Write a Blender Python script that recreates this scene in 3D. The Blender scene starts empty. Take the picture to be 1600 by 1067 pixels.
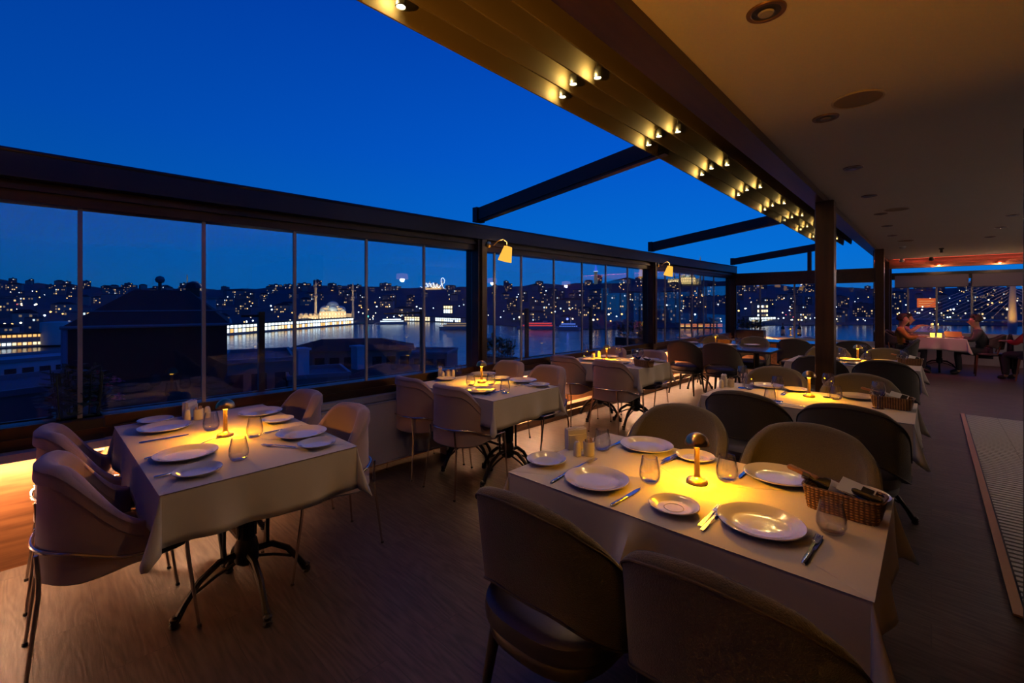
import bpy, math, random
from mathutils import Vector, Matrix
random.seed(7)
PI = math.pi
S = bpy.context.scene
C = S.collection

# ------------------------------------------------------------------ camera
F, HOR, EYE = 700.0, 473.0, 1.5
YAW = math.radians(43.1)
cs, sn = math.cos(YAW), math.sin(YAW)
cd = bpy.data.cameras.new('camera'); cam = bpy.data.objects.new('camera', cd); C.objects.link(cam)
cam.location = (0, 0, EYE); cam.rotation_euler = (PI/2, 0, YAW)
cd.sensor_width = 36; cd.lens = F/1600*36; cd.shift_y = (HOR-533.5)/1600.0
cd.clip_start = 0.05; cd.clip_end = 5000
S.camera = cam

# ------------------------------------------------------------------ colour management and sampling
S.view_settings.view_transform = 'Standard'; S.view_settings.look = 'None'
S.view_settings.gamma = 1; S.view_settings.use_curve_mapping = False
S.view_settings.exposure = 0.0
S.cycles.use_denoising = True
S.cycles.max_bounces = 7; S.cycles.diffuse_bounces = 3; S.cycles.glossy_bounces = 4
S.cycles.transparent_max_bounces = 28; S.cycles.transmission_bounces = 4
S.cycles.sample_clamp_indirect = 3.0; S.cycles.sample_clamp_direct = 0
S.cycles.caustics_reflective = False; S.cycles.caustics_refractive = False
S.cycles.blur_glossy = 0.5

# ------------------------------------------------------------------ world: blue hour sky
W = bpy.data.worlds.new('dusk_sky'); S.world = W; W.use_nodes = True
nt = W.node_tree; nt.nodes.clear()
def nd(t, k, **kw):
    n = t.nodes.new(k)
    for a, b in kw.items(): setattr(n, a, b)
    return n
o = nd(nt, 'ShaderNodeOutputWorld'); bg = nd(nt, 'ShaderNodeBackground')
tc = nd(nt, 'ShaderNodeTexCoord'); sp = nd(nt, 'ShaderNodeSeparateXYZ')
cr = nd(nt, 'ShaderNodeValToRGB'); el = cr.color_ramp.elements
el[0].position = 0.0; el[0].color = (.004, .125, .43, 1)
el[1].position = 1.0; el[1].color = (.0002, .022, .22, 1)
for p, c in ((.10, (.001, .118, .50, 1)), (.30, (.0004, .078, .48, 1)), (.6, (.0002, .040, .36, 1))):
    e = el.new(p); e.color = c
ma = nd(nt, 'ShaderNodeMath', operation='MULTIPLY_ADD'); ma.inputs[1].default_value = .46; ma.inputs[2].default_value = .84
nt.links.new(tc.outputs['Generated'], sp.inputs[0]); nt.links.new(sp.outputs['Z'], cr.inputs[0])
nt.links.new(sp.outputs['Y'], ma.inputs[0])
nt.links.new(cr.outputs[0], bg.inputs[0]); nt.links.new(ma.outputs[0], bg.inputs[1]); nt.links.new(bg.outputs[0], o.inputs[0])

# light strengths
P_TABLE = 7.0      # mushroom table lamps
P_SPOT = 4.2        # spots between the awning folds
P_STRIP = 13

# ------------------------------------------------------------------ helpers
def G(px, py, h):
    """real position of the thing the photo shows at px,py, knowing its height above the floor"""
    Z = F*(EYE-h)/(py-HOR); X = (px-800)/F*Z
    return Vector((-Z*sn+X*cs, Z*cs+X*sn, h))
def D(px, Z, py):
    """position at depth Z"""
    X = (px-800)/F*Z
    return Vector((-Z*sn+X*cs, Z*cs+X*sn, EYE-(py-HOR)*Z/F))

class MB:
    def __init__(s): s.v = []; s.f = []; s.m = []
    def add(s, vs, fs, mi=0):
        b = len(s.v); s.v += [tuple(v) for v in vs]
        for f in fs: s.f.append(tuple(i+b for i in f)); s.m.append(mi)
        return s
    def box(s, x0, x1, y0, y1, z0, z1, mi=0):
        v = [(x, y, z) for z in (z0, z1) for y in (y0, y1) for x in (x0, x1)]
        return s.add(v, [(0,2,3,1),(4,5,7,6),(0,1,5,4),(2,6,7,3),(0,4,6,2),(1,3,7,5)], mi)
    def bbox(s, x0, x1, y0, y1, z0, z1, b=.005, mi=0):
        """box with chamfered upright and level edges"""
        loops = []
        for z, i in ((z0, b), (z0+b, 0), (z1-b, 0), (z1, b)):
            X0, X1, Y0, Y1 = x0+i, x1-i, y0+i, y1-i
            loops.append([(X0+b, Y0, z), (X1-b, Y0, z), (X1, Y0+b, z), (X1, Y1-b, z), (X1-b, Y1, z), (X0+b, Y1, z), (X0, Y1-b, z), (X0, Y0+b, z)])
        return s.loft(loops, True, True, mi)
    def quadbox(s, a, b, w, h0, h1, mi=0, side=0):
        """upright slab from a to b in plan, thickness w (side -1..1 shifts it), heights h0..h1"""
        a = Vector(a[:2]); b = Vector(b[:2]); d = (b-a).normalized(); n = Vector((-d.y, d.x))
        o = n*(w/2*side); n = n*w/2
        P = [a+o-n, b+o-n, b+o+n, a+o+n]
        v = [(p.x, p.y, h0) for p in P]+[(p.x, p.y, h1) for p in P]
        return s.add(v, [(3,2,1,0),(4,5,6,7),(0,1,5,4),(1,2,6,5),(2,3,7,6),(3,0,4,7)], mi)
    def loft(s, loops, cap0=False, cap1=False, mi=0, closed=True):
        n = len(loops[0]); b = len(s.v)
        for L in loops: s.v += [tuple(p) for p in L]
        for i in range(len(loops)-1):
            for j in range(n if closed else n-1):
                k = (j+1) % n
                s.f.append((b+i*n+j, b+i*n+k, b+(i+1)*n+k, b+(i+1)*n+j)); s.m.append(mi)
        if cap0: s.f.append(tuple(b+j for j in reversed(range(n)))); s.m.append(mi)
        if cap1: s.f.append(tuple(b+(len(loops)-1)*n+j for j in range(n))); s.m.append(mi)
        return s
    def lathe(s, prof, n=24, c=(0,0,0), mi=0, sx=1, sy=1, caps=True):
        L = []
        for r, z in prof:
            L.append([(c[0]+r*sx*math.cos(2*PI*j/n), c[1]+r*sy*math.sin(2*PI*j/n), c[2]+z) for j in range(n)])
        return s.loft(L, caps and prof[0][0] > 1e-5, caps and prof[-1][0] > 1e-5, mi)
    def path(s, pts, r, n=8, mi=0, closed=False, flat=1.0):
        pts = [Vector(p) for p in pts]; m = len(pts)
        rr = r if isinstance(r, (list, tuple)) else [r]*m
        L = []; up = Vector((0, 0, 1)); prev = None
        for i, p in enumerate(pts):
            if closed: t = pts[(i+1) % m]-pts[i-1]
            else: t = pts[min(i+1, m-1)]-pts[max(i-1, 0)]
            t.normalize()
            if prev is None:
                a = t.cross(up)
                if a.length < .1: a = t.cross(Vector((1, 0, 0)))
            else: a = prev-t*prev.dot(t)
            a.normalize(); prev = a; b = t.cross(a)
            L.append([p+a*rr[i]*math.cos(2*PI*j/n)+b*rr[i]*flat*math.sin(2*PI*j/n) for j in range(n)])
        if closed: L.append(L[0])
        return s.loft(L, not closed, not closed, mi)
    def build(s, name, mat, parent=None, smooth=False, loc=None, rz=None):
        me = bpy.data.meshes.new(name); me.from_pydata(s.v, [], s.f)
        for m_ in (mat if isinstance(mat, (list, tuple)) else [mat]): me.materials.append(m_)
        if any(s.m):
            for p, k in zip(me.polygons, s.m): p.material_index = k
        if smooth:
            for p in me.polygons: p.use_smooth = True
            try: me.set_sharp_from_angle(angle=math.radians(38))
            except Exception: pass
        me.validate(); me.update()
        ob = bpy.data.objects.new(name, me); C.objects.link(ob)
        if parent: ob.parent = parent
        if loc is not None: ob.location = loc
        if rz is not None: ob.rotation_euler = (0, 0, rz)
        return ob

def tag(o, label, cat, group=None, kind=None):
    if label: o['label'] = label
    if cat: o['category'] = cat
    if group: o['group'] = group
    if kind: o['kind'] = kind
    return o
def thing(name, label, cat, loc=(0,0,0), rz=0, group=None):
    o = bpy.data.objects.new(name, None); C.objects.link(o)
    o.location = loc; o.rotation_euler = (0, 0, rz); o.empty_display_size = .1
    return tag(o, label, cat, group)
def struct(o, label=None):
    o['kind'] = 'structure'
    if label: o['label'] = label
    return o
def dup(root, loc, rz=0, label=None, group=None, scale=None):
    r = root.copy(); C.objects.link(r); r.location = loc; r.rotation_euler = (0, 0, rz)
    if scale is not None: r.scale = (scale,)*3
    if label: r['label'] = label
    if group: r['group'] = group
    for ch in list(root.children):
        c = ch.copy(); C.objects.link(c); c.parent = r
        for g in list(ch.children):
            d = g.copy(); C.objects.link(d); d.parent = c
    return r
class Proto:
    """the first call places the thing itself, later calls place copies"""
    def __init__(s, make): s.make = make; s.o = None; s.used = False
    def __call__(s, loc, rz, label, group=None, scale=None):
        if s.o is None: s.o = s.make()
        if not s.used:
            s.used = True; o = s.o
            o.location = loc; o.rotation_euler = (0, 0, rz); o['label'] = label
            if group: o['group'] = group
            elif 'group' in o: del o['group']
            if scale is not None: o.scale = (scale,)*3
            return o
        return dup(s.o, loc, rz, label, group, scale if scale is not None else 1.0)

# ------------------------------------------------------------------ materials
def mat(name, col, rough=.6, metal=0, emis=None, es=0, spec=.5, noise=0, nscale=8, bump=0, bscale=60, sheen=0, coat=0):
    m = bpy.data.materials.new(name); m.use_nodes = True; t = m.node_tree
    b = t.nodes['Principled BSDF']
    b.inputs['Base Color'].default_value = (*col, 1); b.inputs['Roughness'].default_value = rough
    b.inputs['Metallic'].default_value = metal; b.inputs['Specular IOR Level'].default_value = spec
    if sheen: b.inputs['Sheen Weight'].default_value = sheen
    if coat: b.inputs['Coat Weight'].default_value = coat
    if emis: b.inputs['Emission Color'].default_value = (*emis, 1); b.inputs['Emission Strength'].default_value = es
    c = nd(t, 'ShaderNodeTexCoord')
    if noise:
        n = nd(t, 'ShaderNodeTexNoise'); n.inputs['Scale'].default_value = nscale; n.inputs['Detail'].default_value = 5
        r = nd(t, 'ShaderNodeMixRGB', blend_type='MIX')
        r.inputs[1].default_value = (*[x*(1-noise) for x in col], 1); r.inputs[2].default_value = (*[min(1, x*(1+noise)) for x in col], 1)
        t.links.new(c.outputs['Object'], n.inputs['Vector']); t.links.new(n.outputs['Fac'], r.inputs[0]); t.links.new(r.outputs[0], b.inputs['Base Color'])
    if bump:
        n = nd(t, 'ShaderNodeTexNoise'); n.inputs['Scale'].default_value = bscale; n.inputs['Detail'].default_value = 3
        u = nd(t, 'ShaderNodeBump'); u.inputs['Strength'].default_value = bump; u.inputs['Distance'].default_value = .01
        t.links.new(c.outputs['Object'], n.inputs['Vector']); t.links.new(n.outputs['Fac'], u.inputs['Height']); t.links.new(u.outputs[0], b.inputs['Normal'])
    return m
def glow(name, col, s):
    m = bpy.data.materials.new(name); m.use_nodes = True; t = m.node_tree; t.nodes.clear()
    e = nd(t, 'ShaderNodeEmission'); e.inputs[0].default_value = (*col, 1); e.inputs[1].default_value = s
    o = nd(t, 'ShaderNodeOutputMaterial'); t.links.new(e.outputs[0], o.inputs[0]); return m
def glass(name, tint, rough=0.0, ior=1.45, edge=0.0, gain=1.0):
    """thin clear glass: straight transmission plus Fresnel reflection"""
    m = bpy.data.materials.new(name); m.use_nodes = True; t = m.node_tree; t.nodes.clear()
    tr = nd(t, 'ShaderNodeBsdfTransparent'); tr.inputs[0].default_value = (*tint, 1)
    gl = nd(t, 'ShaderNodeBsdfGlossy'); gl.inputs['Roughness'].default_value = rough
    ge = nd(t, 'ShaderNodeNewGeometry'); dt = nd(t, 'ShaderNodeVectorMath', operation='DOT_PRODUCT')
    t.links.new(ge.outputs['Incoming'], dt.inputs[0]); t.links.new(ge.outputs['Normal'], dt.inputs[1])
    ab = nd(t, 'ShaderNodeMath', operation='ABSOLUTE'); t.links.new(dt.outputs['Value'], ab.inputs[0])
    iv = nd(t, 'ShaderNodeMath', operation='SUBTRACT'); iv.inputs[0].default_value = 1; t.links.new(ab.outputs[0], iv.inputs[1])
    pw = nd(t, 'ShaderNodeMath', operation='POWER'); pw.inputs[1].default_value = 5; t.links.new(iv.outputs[0], pw.inputs[0])
    f0 = ((ior-1)/(ior+1))**2
    fr = nd(t, 'ShaderNodeMath', operation='MULTIPLY_ADD'); fr.inputs[1].default_value = 1-f0; fr.inputs[2].default_value = f0; t.links.new(pw.outputs[0], fr.inputs[0])
    mx = nd(t, 'ShaderNodeMixShader'); o = nd(t, 'ShaderNodeOutputMaterial')
    g = nd(t, 'ShaderNodeMath', operation='MULTIPLY'); g.inputs[1].default_value = gain; g.use_clamp = True
    t.links.new(fr.outputs[0], g.inputs[0]); t.links.new(g.outputs[0], mx.inputs[0])
    if edge:
        lw = nd(t, 'ShaderNodeMath', operation='POWER'); lw.inputs[1].default_value = 2.5; t.links.new(iv.outputs[0], lw.inputs[0])
        cm = nd(t, 'ShaderNodeMixRGB'); cm.inputs[1].default_value = (*tint, 1); cm.inputs[2].default_value = (edge, edge, edge, 1)
        t.links.new(lw.outputs[0], cm.inputs[0]); t.links.new(cm.outputs[0], tr.inputs[0])
    t.links.new(tr.outputs[0], mx.inputs[1]); t.links.new(gl.outputs[0], mx.inputs[2]); t.links.new(mx.outputs[0], o.inputs[0])
    return m
def wood(name, c1, c2, rough=.45, along='X', sc=1.0, coat=0):
    m = bpy.data.materials.new(name); m.use_nodes = True; t = m.node_tree; b = t.nodes['Principled BSDF']
    c = nd(t, 'ShaderNodeTexCoord'); mp = nd(t, 'ShaderNodeMapping')
    mp.inputs['Scale'].default_value = {'X': (1*sc, 14*sc, 14*sc), 'Y': (14*sc, 1*sc, 14*sc), 'Z': (14*sc, 14*sc, 1*sc)}[along]
    n = nd(t, 'ShaderNodeTexNoise'); n.inputs['Scale'].default_value = 2.5; n.inputs['Detail'].default_value = 6; n.inputs['Distortion'].default_value = .6
    r = nd(t, 'ShaderNodeValToRGB'); r.color_ramp.elements[0].color = (*c1, 1); r.color_ramp.elements[1].color = (*c2, 1)
    r.color_ramp.elements[0].position = .35; r.color_ramp.elements[1].position = .65
    t.links.new(c.outputs['Object'], mp.inputs[0]); t.links.new(mp.outputs[0], n.inputs['Vector']); t.links.new(n.outputs['Fac'], r.inputs[0])
    t.links.new(r.outputs[0], b.inputs['Base Color']); b.inputs['Roughness'].default_value = rough; b.inputs['Coat Weight'].default_value = coat
    return m

def floor_material():
    m = bpy.data.materials.new('plank_floor'); m.use_nodes = True; t = m.node_tree; b = t.nodes['Principled BSDF']
    c = nd(t, 'ShaderNodeTexCoord')
    br = nd(t, 'ShaderNodeTexBrick'); br.offset = .37; br.squash = 1
    br.inputs['Scale'].default_value = 1; br.inputs['Brick Width'].default_value = 1.22; br.inputs['Row Height'].default_value = .205
    br.inputs['Mortar Size'].default_value = .003; br.inputs['Mortar Smooth'].default_value = .3; br.inputs['Bias'].default_value = 0
    br.inputs['Color1'].default_value = (.33, .33, .33, 1); br.inputs['Color2'].default_value = (.72, .72, .72, 1); br.inputs['Mortar'].default_value = (0, 0, 0, 1)
    t.links.new(c.outputs['Object'], br.inputs['Vector'])
    mp = nd(t, 'ShaderNodeMapping'); mp.inputs['Scale'].default_value = (1.0, 8, 1)
    vo = nd(t, 'ShaderNodeMixRGB', blend_type='ADD'); vo.inputs[0].default_value = 1
    vs = nd(t, 'ShaderNodeVectorMath', operation='SCALE'); vs.inputs['Scale'].default_value = 9
    t.links.new(br.outputs['Color'], vs.inputs[0])
    va = nd(t, 'ShaderNodeVectorMath', operation='ADD'); t.links.new(c.outputs['Object'], mp.inputs[0])
    t.links.new(mp.outputs[0], va.inputs[0]); t.links.new(vs.outputs[0], va.inputs[1])
    n1 = nd(t, 'ShaderNodeTexNoise'); n1.inputs['Scale'].default_value = .9; n1.inputs['Detail'].default_value = 1.5; n1.inputs['Distortion'].default_value = .25
    t.links.new(va.outputs[0], n1.inputs['Vector'])
    # cathedral rings: fold the smooth noise
    ml = nd(t, 'ShaderNodeMath', operation='MULTIPLY'); ml.inputs[1].default_value = 85
    sn_ = nd(t, 'ShaderNodeMath', operation='SINE')
    t.links.new(n1.outputs['Fac'], ml.inputs[0]); t.links.new(ml.outputs[0], sn_.inputs[0])
    n2 = nd(t, 'ShaderNodeTexNoise'); n2.inputs['Scale'].default_value = 7; n2.inputs['Detail'].default_value = 5
    t.links.new(va.outputs[0], n2.inputs['Vector'])
    mm = nd(t, 'ShaderNodeMath', operation='MULTIPLY_ADD'); mm.inputs[1].default_value = .11; mm.inputs[2].default_value = .0
    t.links.new(sn_.outputs[0], mm.inputs[0])
    ad = nd(t, 'ShaderNodeMath', operation='ADD'); t.links.new(mm.outputs[0], ad.inputs[0]); t.links.new(n2.outputs['Fac'], ad.inputs[1])
    r = nd(t, 'ShaderNodeValToRGB'); r.color_ramp.elements[0].position = .22; r.color_ramp.elements[1].position = .82
    r.color_ramp.elements[0].color = (.028, .020, .016, 1); r.color_ramp.elements[1].color = (.095, .070, .056, 1)
    t.links.new(ad.outputs[0], r.inputs[0])
    mu = nd(t, 'ShaderNodeMixRGB', blend_type='MULTIPLY'); mu.inputs[0].default_value = .75
    t.links.new(r.outputs[0], mu.inputs[1])
    br2 = nd(t, 'ShaderNodeBrightContrast'); br2.inputs[1].default_value = .35
    t.links.new(br.outputs['Color'], br2.inputs[0]); t.links.new(br2.outputs[0], mu.inputs[2])
    t.links.new(mu.outputs[0], b.inputs['Base Color'])
    b.inputs['Roughness'].default_value = .48
    bu = nd(t, 'ShaderNodeBump'); bu.inputs['Strength'].default_value = .35; bu.inputs['Distance'].default_value = .004
    t.links.new(ad.outputs[0], bu.inputs['Height']); t.links.new(bu.outputs[0], b.inputs['Normal'])
    return m

def wicker_material():
    m = mat('wicker', (.40, .19, .06), .5); t = m.node_tree; b = t.nodes['Principled BSDF']
    c = nd(t, 'ShaderNodeTexCoord')
    w1 = nd(t, 'ShaderNodeTexWave', bands_direction='Z'); w1.inputs['Scale'].default_value = 34
    w2 = nd(t, 'ShaderNodeTexWave', bands_direction='X'); w2.inputs['Scale'].default_value = 22
    for w in (w1, w2): w.inputs['Distortion'].default_value = .6; t.links.new(c.outputs['Object'], w.inputs['Vector'])
    ad = nd(t, 'ShaderNodeMath', operation='MULTIPLY'); t.links.new(w1.outputs['Fac'], ad.inputs[0]); t.links.new(w2.outputs['Fac'], ad.inputs[1])
    mx = nd(t, 'ShaderNodeMixRGB'); mx.inputs[1].default_value = (.10, .04, .015, 1); mx.inputs[2].default_value = (.62, .32, .11, 1)
    t.links.new(ad.outputs[0], mx.inputs[0]); t.links.new(mx.outputs[0], b.inputs['Base Color'])
    bu = nd(t, 'ShaderNodeBump'); bu.inputs['Strength'].default_value = .8; bu.inputs['Distance'].default_value = .004
    t.links.new(ad.outputs[0], bu.inputs['Height']); t.links.new(bu.outputs[0], b.inputs['Normal'])
    return m
M = dict(
    floor=floor_material(),
    frame=wood('brown_frame', (.024, .010, .005), (.048, .020, .010), .35, 'Z', .6),
    frameh=wood('brown_frame_level', (.024, .010, .005), (.048, .020, .010), .35, 'Y', .6),
    gutter=mat('gutter_metal', (.020, .024, .034), .35, .3),
    ceil=mat('ceiling_paint', (.55, .52, .49), .85, noise=.03, nscale=2),
    panel=wood('orange_wood_panel', (.16, .065, .025), (.30, .13, .05), .5, 'Y', .8),
    redwood=wood('fascia_wood', (.20, .085, .05), (.34, .15, .08), .5, 'X', .8),
    ledge=mat('ledge_stone', (.42, .40, .42), .5, noise=.08),
    pane=glass('window_glass', (.93, .95, .97), gain=2.8),
    joint=mat('glass_joint', (.30, .29, .30), .35, .2),
    cloth=mat('white_cloth', (.50, .46, .43), .85, sheen=.1, bump=.08, bscale=500),
    china=mat('white_china', (.56, .53, .49), .14, coat=.6),
    steel=mat('polished_steel', (.62, .62, .62), .22, 1),
    brass=mat('brass', (.78, .50, .18), .28, 1),
    glassw=glass('drinking_glass', (.97, .97, .97), 0.02, 1.5, .45, 2.6),
    pink=mat('blush_velvet', (.33, .23, .235), .9, sheen=.5, noise=.08, nscale=12, bump=.1, bscale=300),
    chrome=mat('brushed_champagne_metal', (.60, .50, .42), .22, 1),
    blacksh=mat('black_leather', (.012, .011, .013), .38),
    navy=mat('dark_leather', (.022, .020, .030), .42, bump=.05, bscale=120),
    iron=mat('black_iron', (.012, .011, .012), .45, .3),
    blackw=mat('black_wood', (.018, .014, .013), .4),
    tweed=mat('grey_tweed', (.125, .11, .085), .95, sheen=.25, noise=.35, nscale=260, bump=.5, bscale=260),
    tweed_dark_shaded=mat('dark_and_shaded_tweed', (.055, .052, .048), .95, sheen=.2, noise=.3, nscale=260, bump=.5, bscale=260),  # dark tweed of the far tables; on near right-hand chairs, shade put into colour
    pipe=mat('piping', (.022, .018, .018), .7),
    awning=mat('awning_fabric', (.13, .105, .055), .8, noise=.05),
    lamp=glow('lamp_white', (1, .72, .30), 14),
    led=glow('table_led', (1, .55, .06), 5.0),
    spotg=glow('spot_lens', (1, .78, .38), 40),
    shade=glow('shade_glow', (1, .48, .06), 1.15),
    shadein=glow('shade_bulb', (1, .82, .45), 8),
    strip=glow('led_strip', (1, .42, .16), 3.5),
    stripw=glow('led_strip_warm', (1, .62, .42), 3.0),
    red=glow('added_red_strip', (1, .12, .06), 2),
    black=mat('black_plastic', (.01, .01, .01), .4),
    wicker=wicker_material(),
    paper=mat('white_paper', (.72, .70, .68), .8),
    ceramic=mat('cream_ceramic', (.66, .62, .54), .3),
    bottle=mat('dark_bottle_glass', (.006, .010, .006), .06, coat=1),
    hwood=mat('handle_wood', (.38, .16, .06), .4),
    grille=mat('white_grille', (.50, .48, .46), .5),
    leaf=mat('leaf', (.030, .055, .020), .6, noise=.4, nscale=20),
    flowerp=mat('pink_petal', (.55, .16, .35), .7), flowerr=mat('red_petal', (.35, .03, .03), .7),
    unit=mat('heater_enamel', (.55, .49, .52), .5),
)

# ================================================================== SETTING
WALLX = lambda y: -3.787+.031*y          # plane of the window wall
ENDY = 11.22
POSTS = [3.36, 7.29, ENDY]
def wy(px):                               # y along the window wall of an upright seen at px
    r = (px-800)/F; a = -sn+r*cs; b = cs+r*sn
    Z = -3.787/(a-.031*b); return b*Z

mb = MB(); mb.box(-5.0, 4.2, -3.0, 16.5, -.12, 0); fl = mb.build('floor', M['floor']); struct(fl)
mb = MB(); mb.box(-.80, 4.2, -3.0, 14.9, 2.60, 2.78); struct(mb.build('ceiling', M['ceil']))
mb = MB(); mb.box(4.0, 4.15, -3.0, 16.5, 0, 2.6); struct(mb.build('wall_right', mat('right_wall_paint', (.30, .24, .19), .8)))
mb = MB(); mb.box(-5.0, 4.2, -3.0, -2.85, 0, 2.6); struct(mb.build('wall_back', mat('back_wall_paint', (.30, .24, .19), .8)))
# low wall under the windows, its ledge and the lower plinth
Y0, Y1 = -2.85, ENDY
mb = MB(); mb.quadbox((WALLX(Y0), Y0), (WALLX(Y1), Y1), .20, 0, .62, side=1)
struct(mb.build('wall_left', M['panel']))
mb = MB(); mb.quadbox((WALLX(Y0)+.10, Y0), (WALLX(Y1)+.10, Y1), .20, .622, .665, side=1)
struct(mb.build('trim_ledge', M['ledge']))
mb = MB(); mb.quadbox((WALLX(Y0)+.03, Y0), (WALLX(Y1)+.03, Y1), .13, .667, .80, side=1)
mb.quadbox((WALLX(Y0)+.055, Y0), (WALLX(Y1)+.055, Y1), .03, .70, .735, side=1)
struct(mb.build('trim_sill', M['frameh']))
mb = MB(); mb.quadbox((WALLX(3.5)+.16, 3.5), (WALLX(Y1)+.16, Y1), .16, 0, .085, side=1)
mb.quadbox((WALLX(3.5)+.12, 3.5), (WALLX(Y1)+.12, Y1), .12, .086, .15, side=1)
struct(mb.build('trim_plinth', wood('plinth_wood', (.20, .12, .06), (.34, .21, .11), .5, 'Y')))
# head beam and gutter
mb = MB(); mb.quadbox((WALLX(Y0)+.04, Y0), (WALLX(Y1)+.04, Y1), .15, 2.075, 2.19, side=1)
mb.quadbox((WALLX(Y0)+.07, Y0), (WALLX(Y1)+.07, Y1), .05, 2.135, 2.165, side=1)
struct(mb.build('trim_head_beam', M['frameh']))
mb = MB(); mb.quadbox((WALLX(Y0)+.13, Y0), (WALLX(Y1)+.13, Y1), .26, 2.192, 2.215, side=1)
mb.quadbox((WALLX(Y0)+.13, Y0), (WALLX(Y1)+.13, Y1), .02, 2.215, 2.33, side=1)
mb.quadbox((WALLX(Y0)-.03, Y0), (WALLX(Y1)-.03, Y1), .10, 2.216, 2.385, side=1)
mb.path([(WALLX(Y0)+.125, Y0, 2.335), (WALLX(Y1)+.125, Y1, 2.335)], .014, 8)
struct(mb.build('trim_gutter', M['gutter'], smooth=True))
# window posts
for i, y in enumerate(POSTS):
    x = WALLX(y); mb = MB()
    mb.box(x-.10, x+.10, y-.065, y+.065, .66, 2.19); mb.box(x+.10, x+.125, y-.03, y+.03, .8, 2.19)
    struct(mb.build('trim_window_post', M['frame']))

# panes of the window wall, each its own window with its joint strip
PX = [[None, 125, 318, 460, 572, 662, None], [None, 772, 814, 865, 909, 946, 980, None], [None, 1039, 1062, 1081, 1099, 1115, None]]
edges = []
for b, lst in enumerate(PX):
    lo = Y0 if b == 0 else POSTS[b-1]+.07; hi = POSTS[b]-.07
    ys = [lo if (k == 0) else hi if (k == len(lst)-1) else wy(p) for k, p in enumerate(lst)]
    edges.append(ys)
wn = 0
for ys in edges:
    for a, b in zip(ys[:-1], ys[1:]):
        wn += 1
        mb = MB(); mb.quadbox((WALLX(a), a+.003), (WALLX(b), b-.003), .010, .80, 2.075)
        w = mb.build('window_%d' % wn, M['pane']); struct(w)
        if b != ys[-1]:
            mb = MB(); mb.quadbox((WALLX(b)+.002, b-.011), (WALLX(b)+.002, b+.011), .02, .80, 2.075)
            mb.build('joint_strip', M['joint'], w)
# slanted roof rafters from the eaves to the rolled awning
for i, y in enumerate(POSTS):
    x0 = WALLX(y)+.02; x1 = -1.5
    mb = MB()
    for (w, d0, d1) in ((.045, 0, .13), (.033, -.018, 0)):
        z0, z1 = 2.40, 2.40+(x1-x0)*.125
        v = [(x0, y-w, z0+d0), (x0, y+w, z0+d0), (x0, y+w, z0+d1), (x0, y-w, z0+d1), (x1, y-w, z1+d0), (x1, y+w, z1+d0), (x1, y+w, z1+d1), (x1, y-w, z1+d1)]
        mb.add(v, [(0,1,2,3),(7,6,5,4),(0,4,5,1),(3,2,6,7),(0,3,7,4),(1,5,6,2)])
    mb.box(x0-.02, x0+.05, y-.06, y+.06, 2.385, 2.545)
    struct(mb.build('trim_rafter', M['gutter']))
# wood beam between awning and ceiling with its post
mb = MB(); mb.box(-.95, -.795, -3, 14.9, 2.535, 2.78); mb.box(-.985, -.95, -3, 14.9, 2.60, 2.70)
struct(mb.build('trim_main_beam', M['frameh']))
mb = MB(); mb.bbox(-.875, -.715, 5.50, 5.66, 0, 2.54, .006)
struct(mb.build('trim_room_post', M['frame']))
mb = MB(); mb.bbox(-.80, -.66, 11.15, 11.30, 0, 2.54, .006)
struct(mb.build('trim_corner_post', M['frame']))
# end wall of the terrace
xe0, xe1 = WALLX(ENDY)+.1, -.80
mb = MB(); mb.box(xe0, xe1, ENDY, ENDY+.15, 0, .62); struct(mb.build('wall_end', M['panel']))
mb = MB(); mb.box(xe0, xe1, ENDY-.15, ENDY+.18, .622, .66); mb.box(xe0, xe1, ENDY, ENDY+.1, .66, .74); struct(mb.build('trim_end_sill', M['ledge']))
mb = MB(); mb.box(xe0, xe1, ENDY-.04, ENDY+.1, 1.90, 2.02); mb.box(xe0, xe1, ENDY-.02, ENDY+.08, 2.02, 2.18); struct(mb.build('trim_end_beam', M['frameh']))
mb = MB(); mb.box(-1.92, -1.85, ENDY, ENDY+.07, 2.18, 2.62); struct(mb.build('trim_end_stub', M['frame']))
for k, (a, b) in enumerate(((xe0+.06, -2.83), (-2.83, -2.16), (-2.16, -1.45), (-1.45, xe1))):
    wn += 1
    mb = MB(); mb.box(a+.003, b-.003, ENDY+.03, ENDY+.04, .74, 1.90); w = mb.build('window_%d' % wn, M['pane']); struct(w)
    if k < 3:
        mb = MB(); mb.box(b-.016, b+.016, ENDY+.025, ENDY+.045, .74, 1.90); mb.build('joint_strip', M['joint'], w)
# the further room: side posts, far window wall, red-lit fascia
FY = 15.5
mb = MB(); mb.box(-.86, -.76, 15.4, 15.55, 0, 2.6); mb.box(-.86, -.78, 14.84, 14.9, 0, 2.54); mb.box(-.86, -.80, 13.0, 13.08, 0, 2.54); struct(mb.build('trim_side_posts', M['frame']))
mb = MB(); mb.box(-.86, -.80, 11.30, 15.4, 0, .62); struct(mb.build('wall_side', M['panel']))
for k, (a, b) in enumerate(((11.32, 13.0), (13.08, 14.84))):
    wn += 1; mb = MB(); mb.box(-.835, -.825, a, b, .62, 2.53); struct(mb.build('window_%d' % wn, M['pane']))
mb = MB(); mb.box(-.76, 4.2, FY, FY+.15, 0, .66); struct(mb.build('wall_far', mat('far_wall_paint', (.30, .28, .30), .7)))
mb = MB(); mb.box(-.76, 4.2, FY-.12, FY+.17, .66, .76); struct(mb.build('trim_far_sill', M['ledge']))
mb = MB(); mb.box(-.76, 4.2, FY-.03, FY+.12, 2.10, 2.27); mb.box(-.76, 4.2, FY-.06, FY-.03, 2.21, 2.275); struct(mb.build('trim_far_beam', M['black']))
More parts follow.
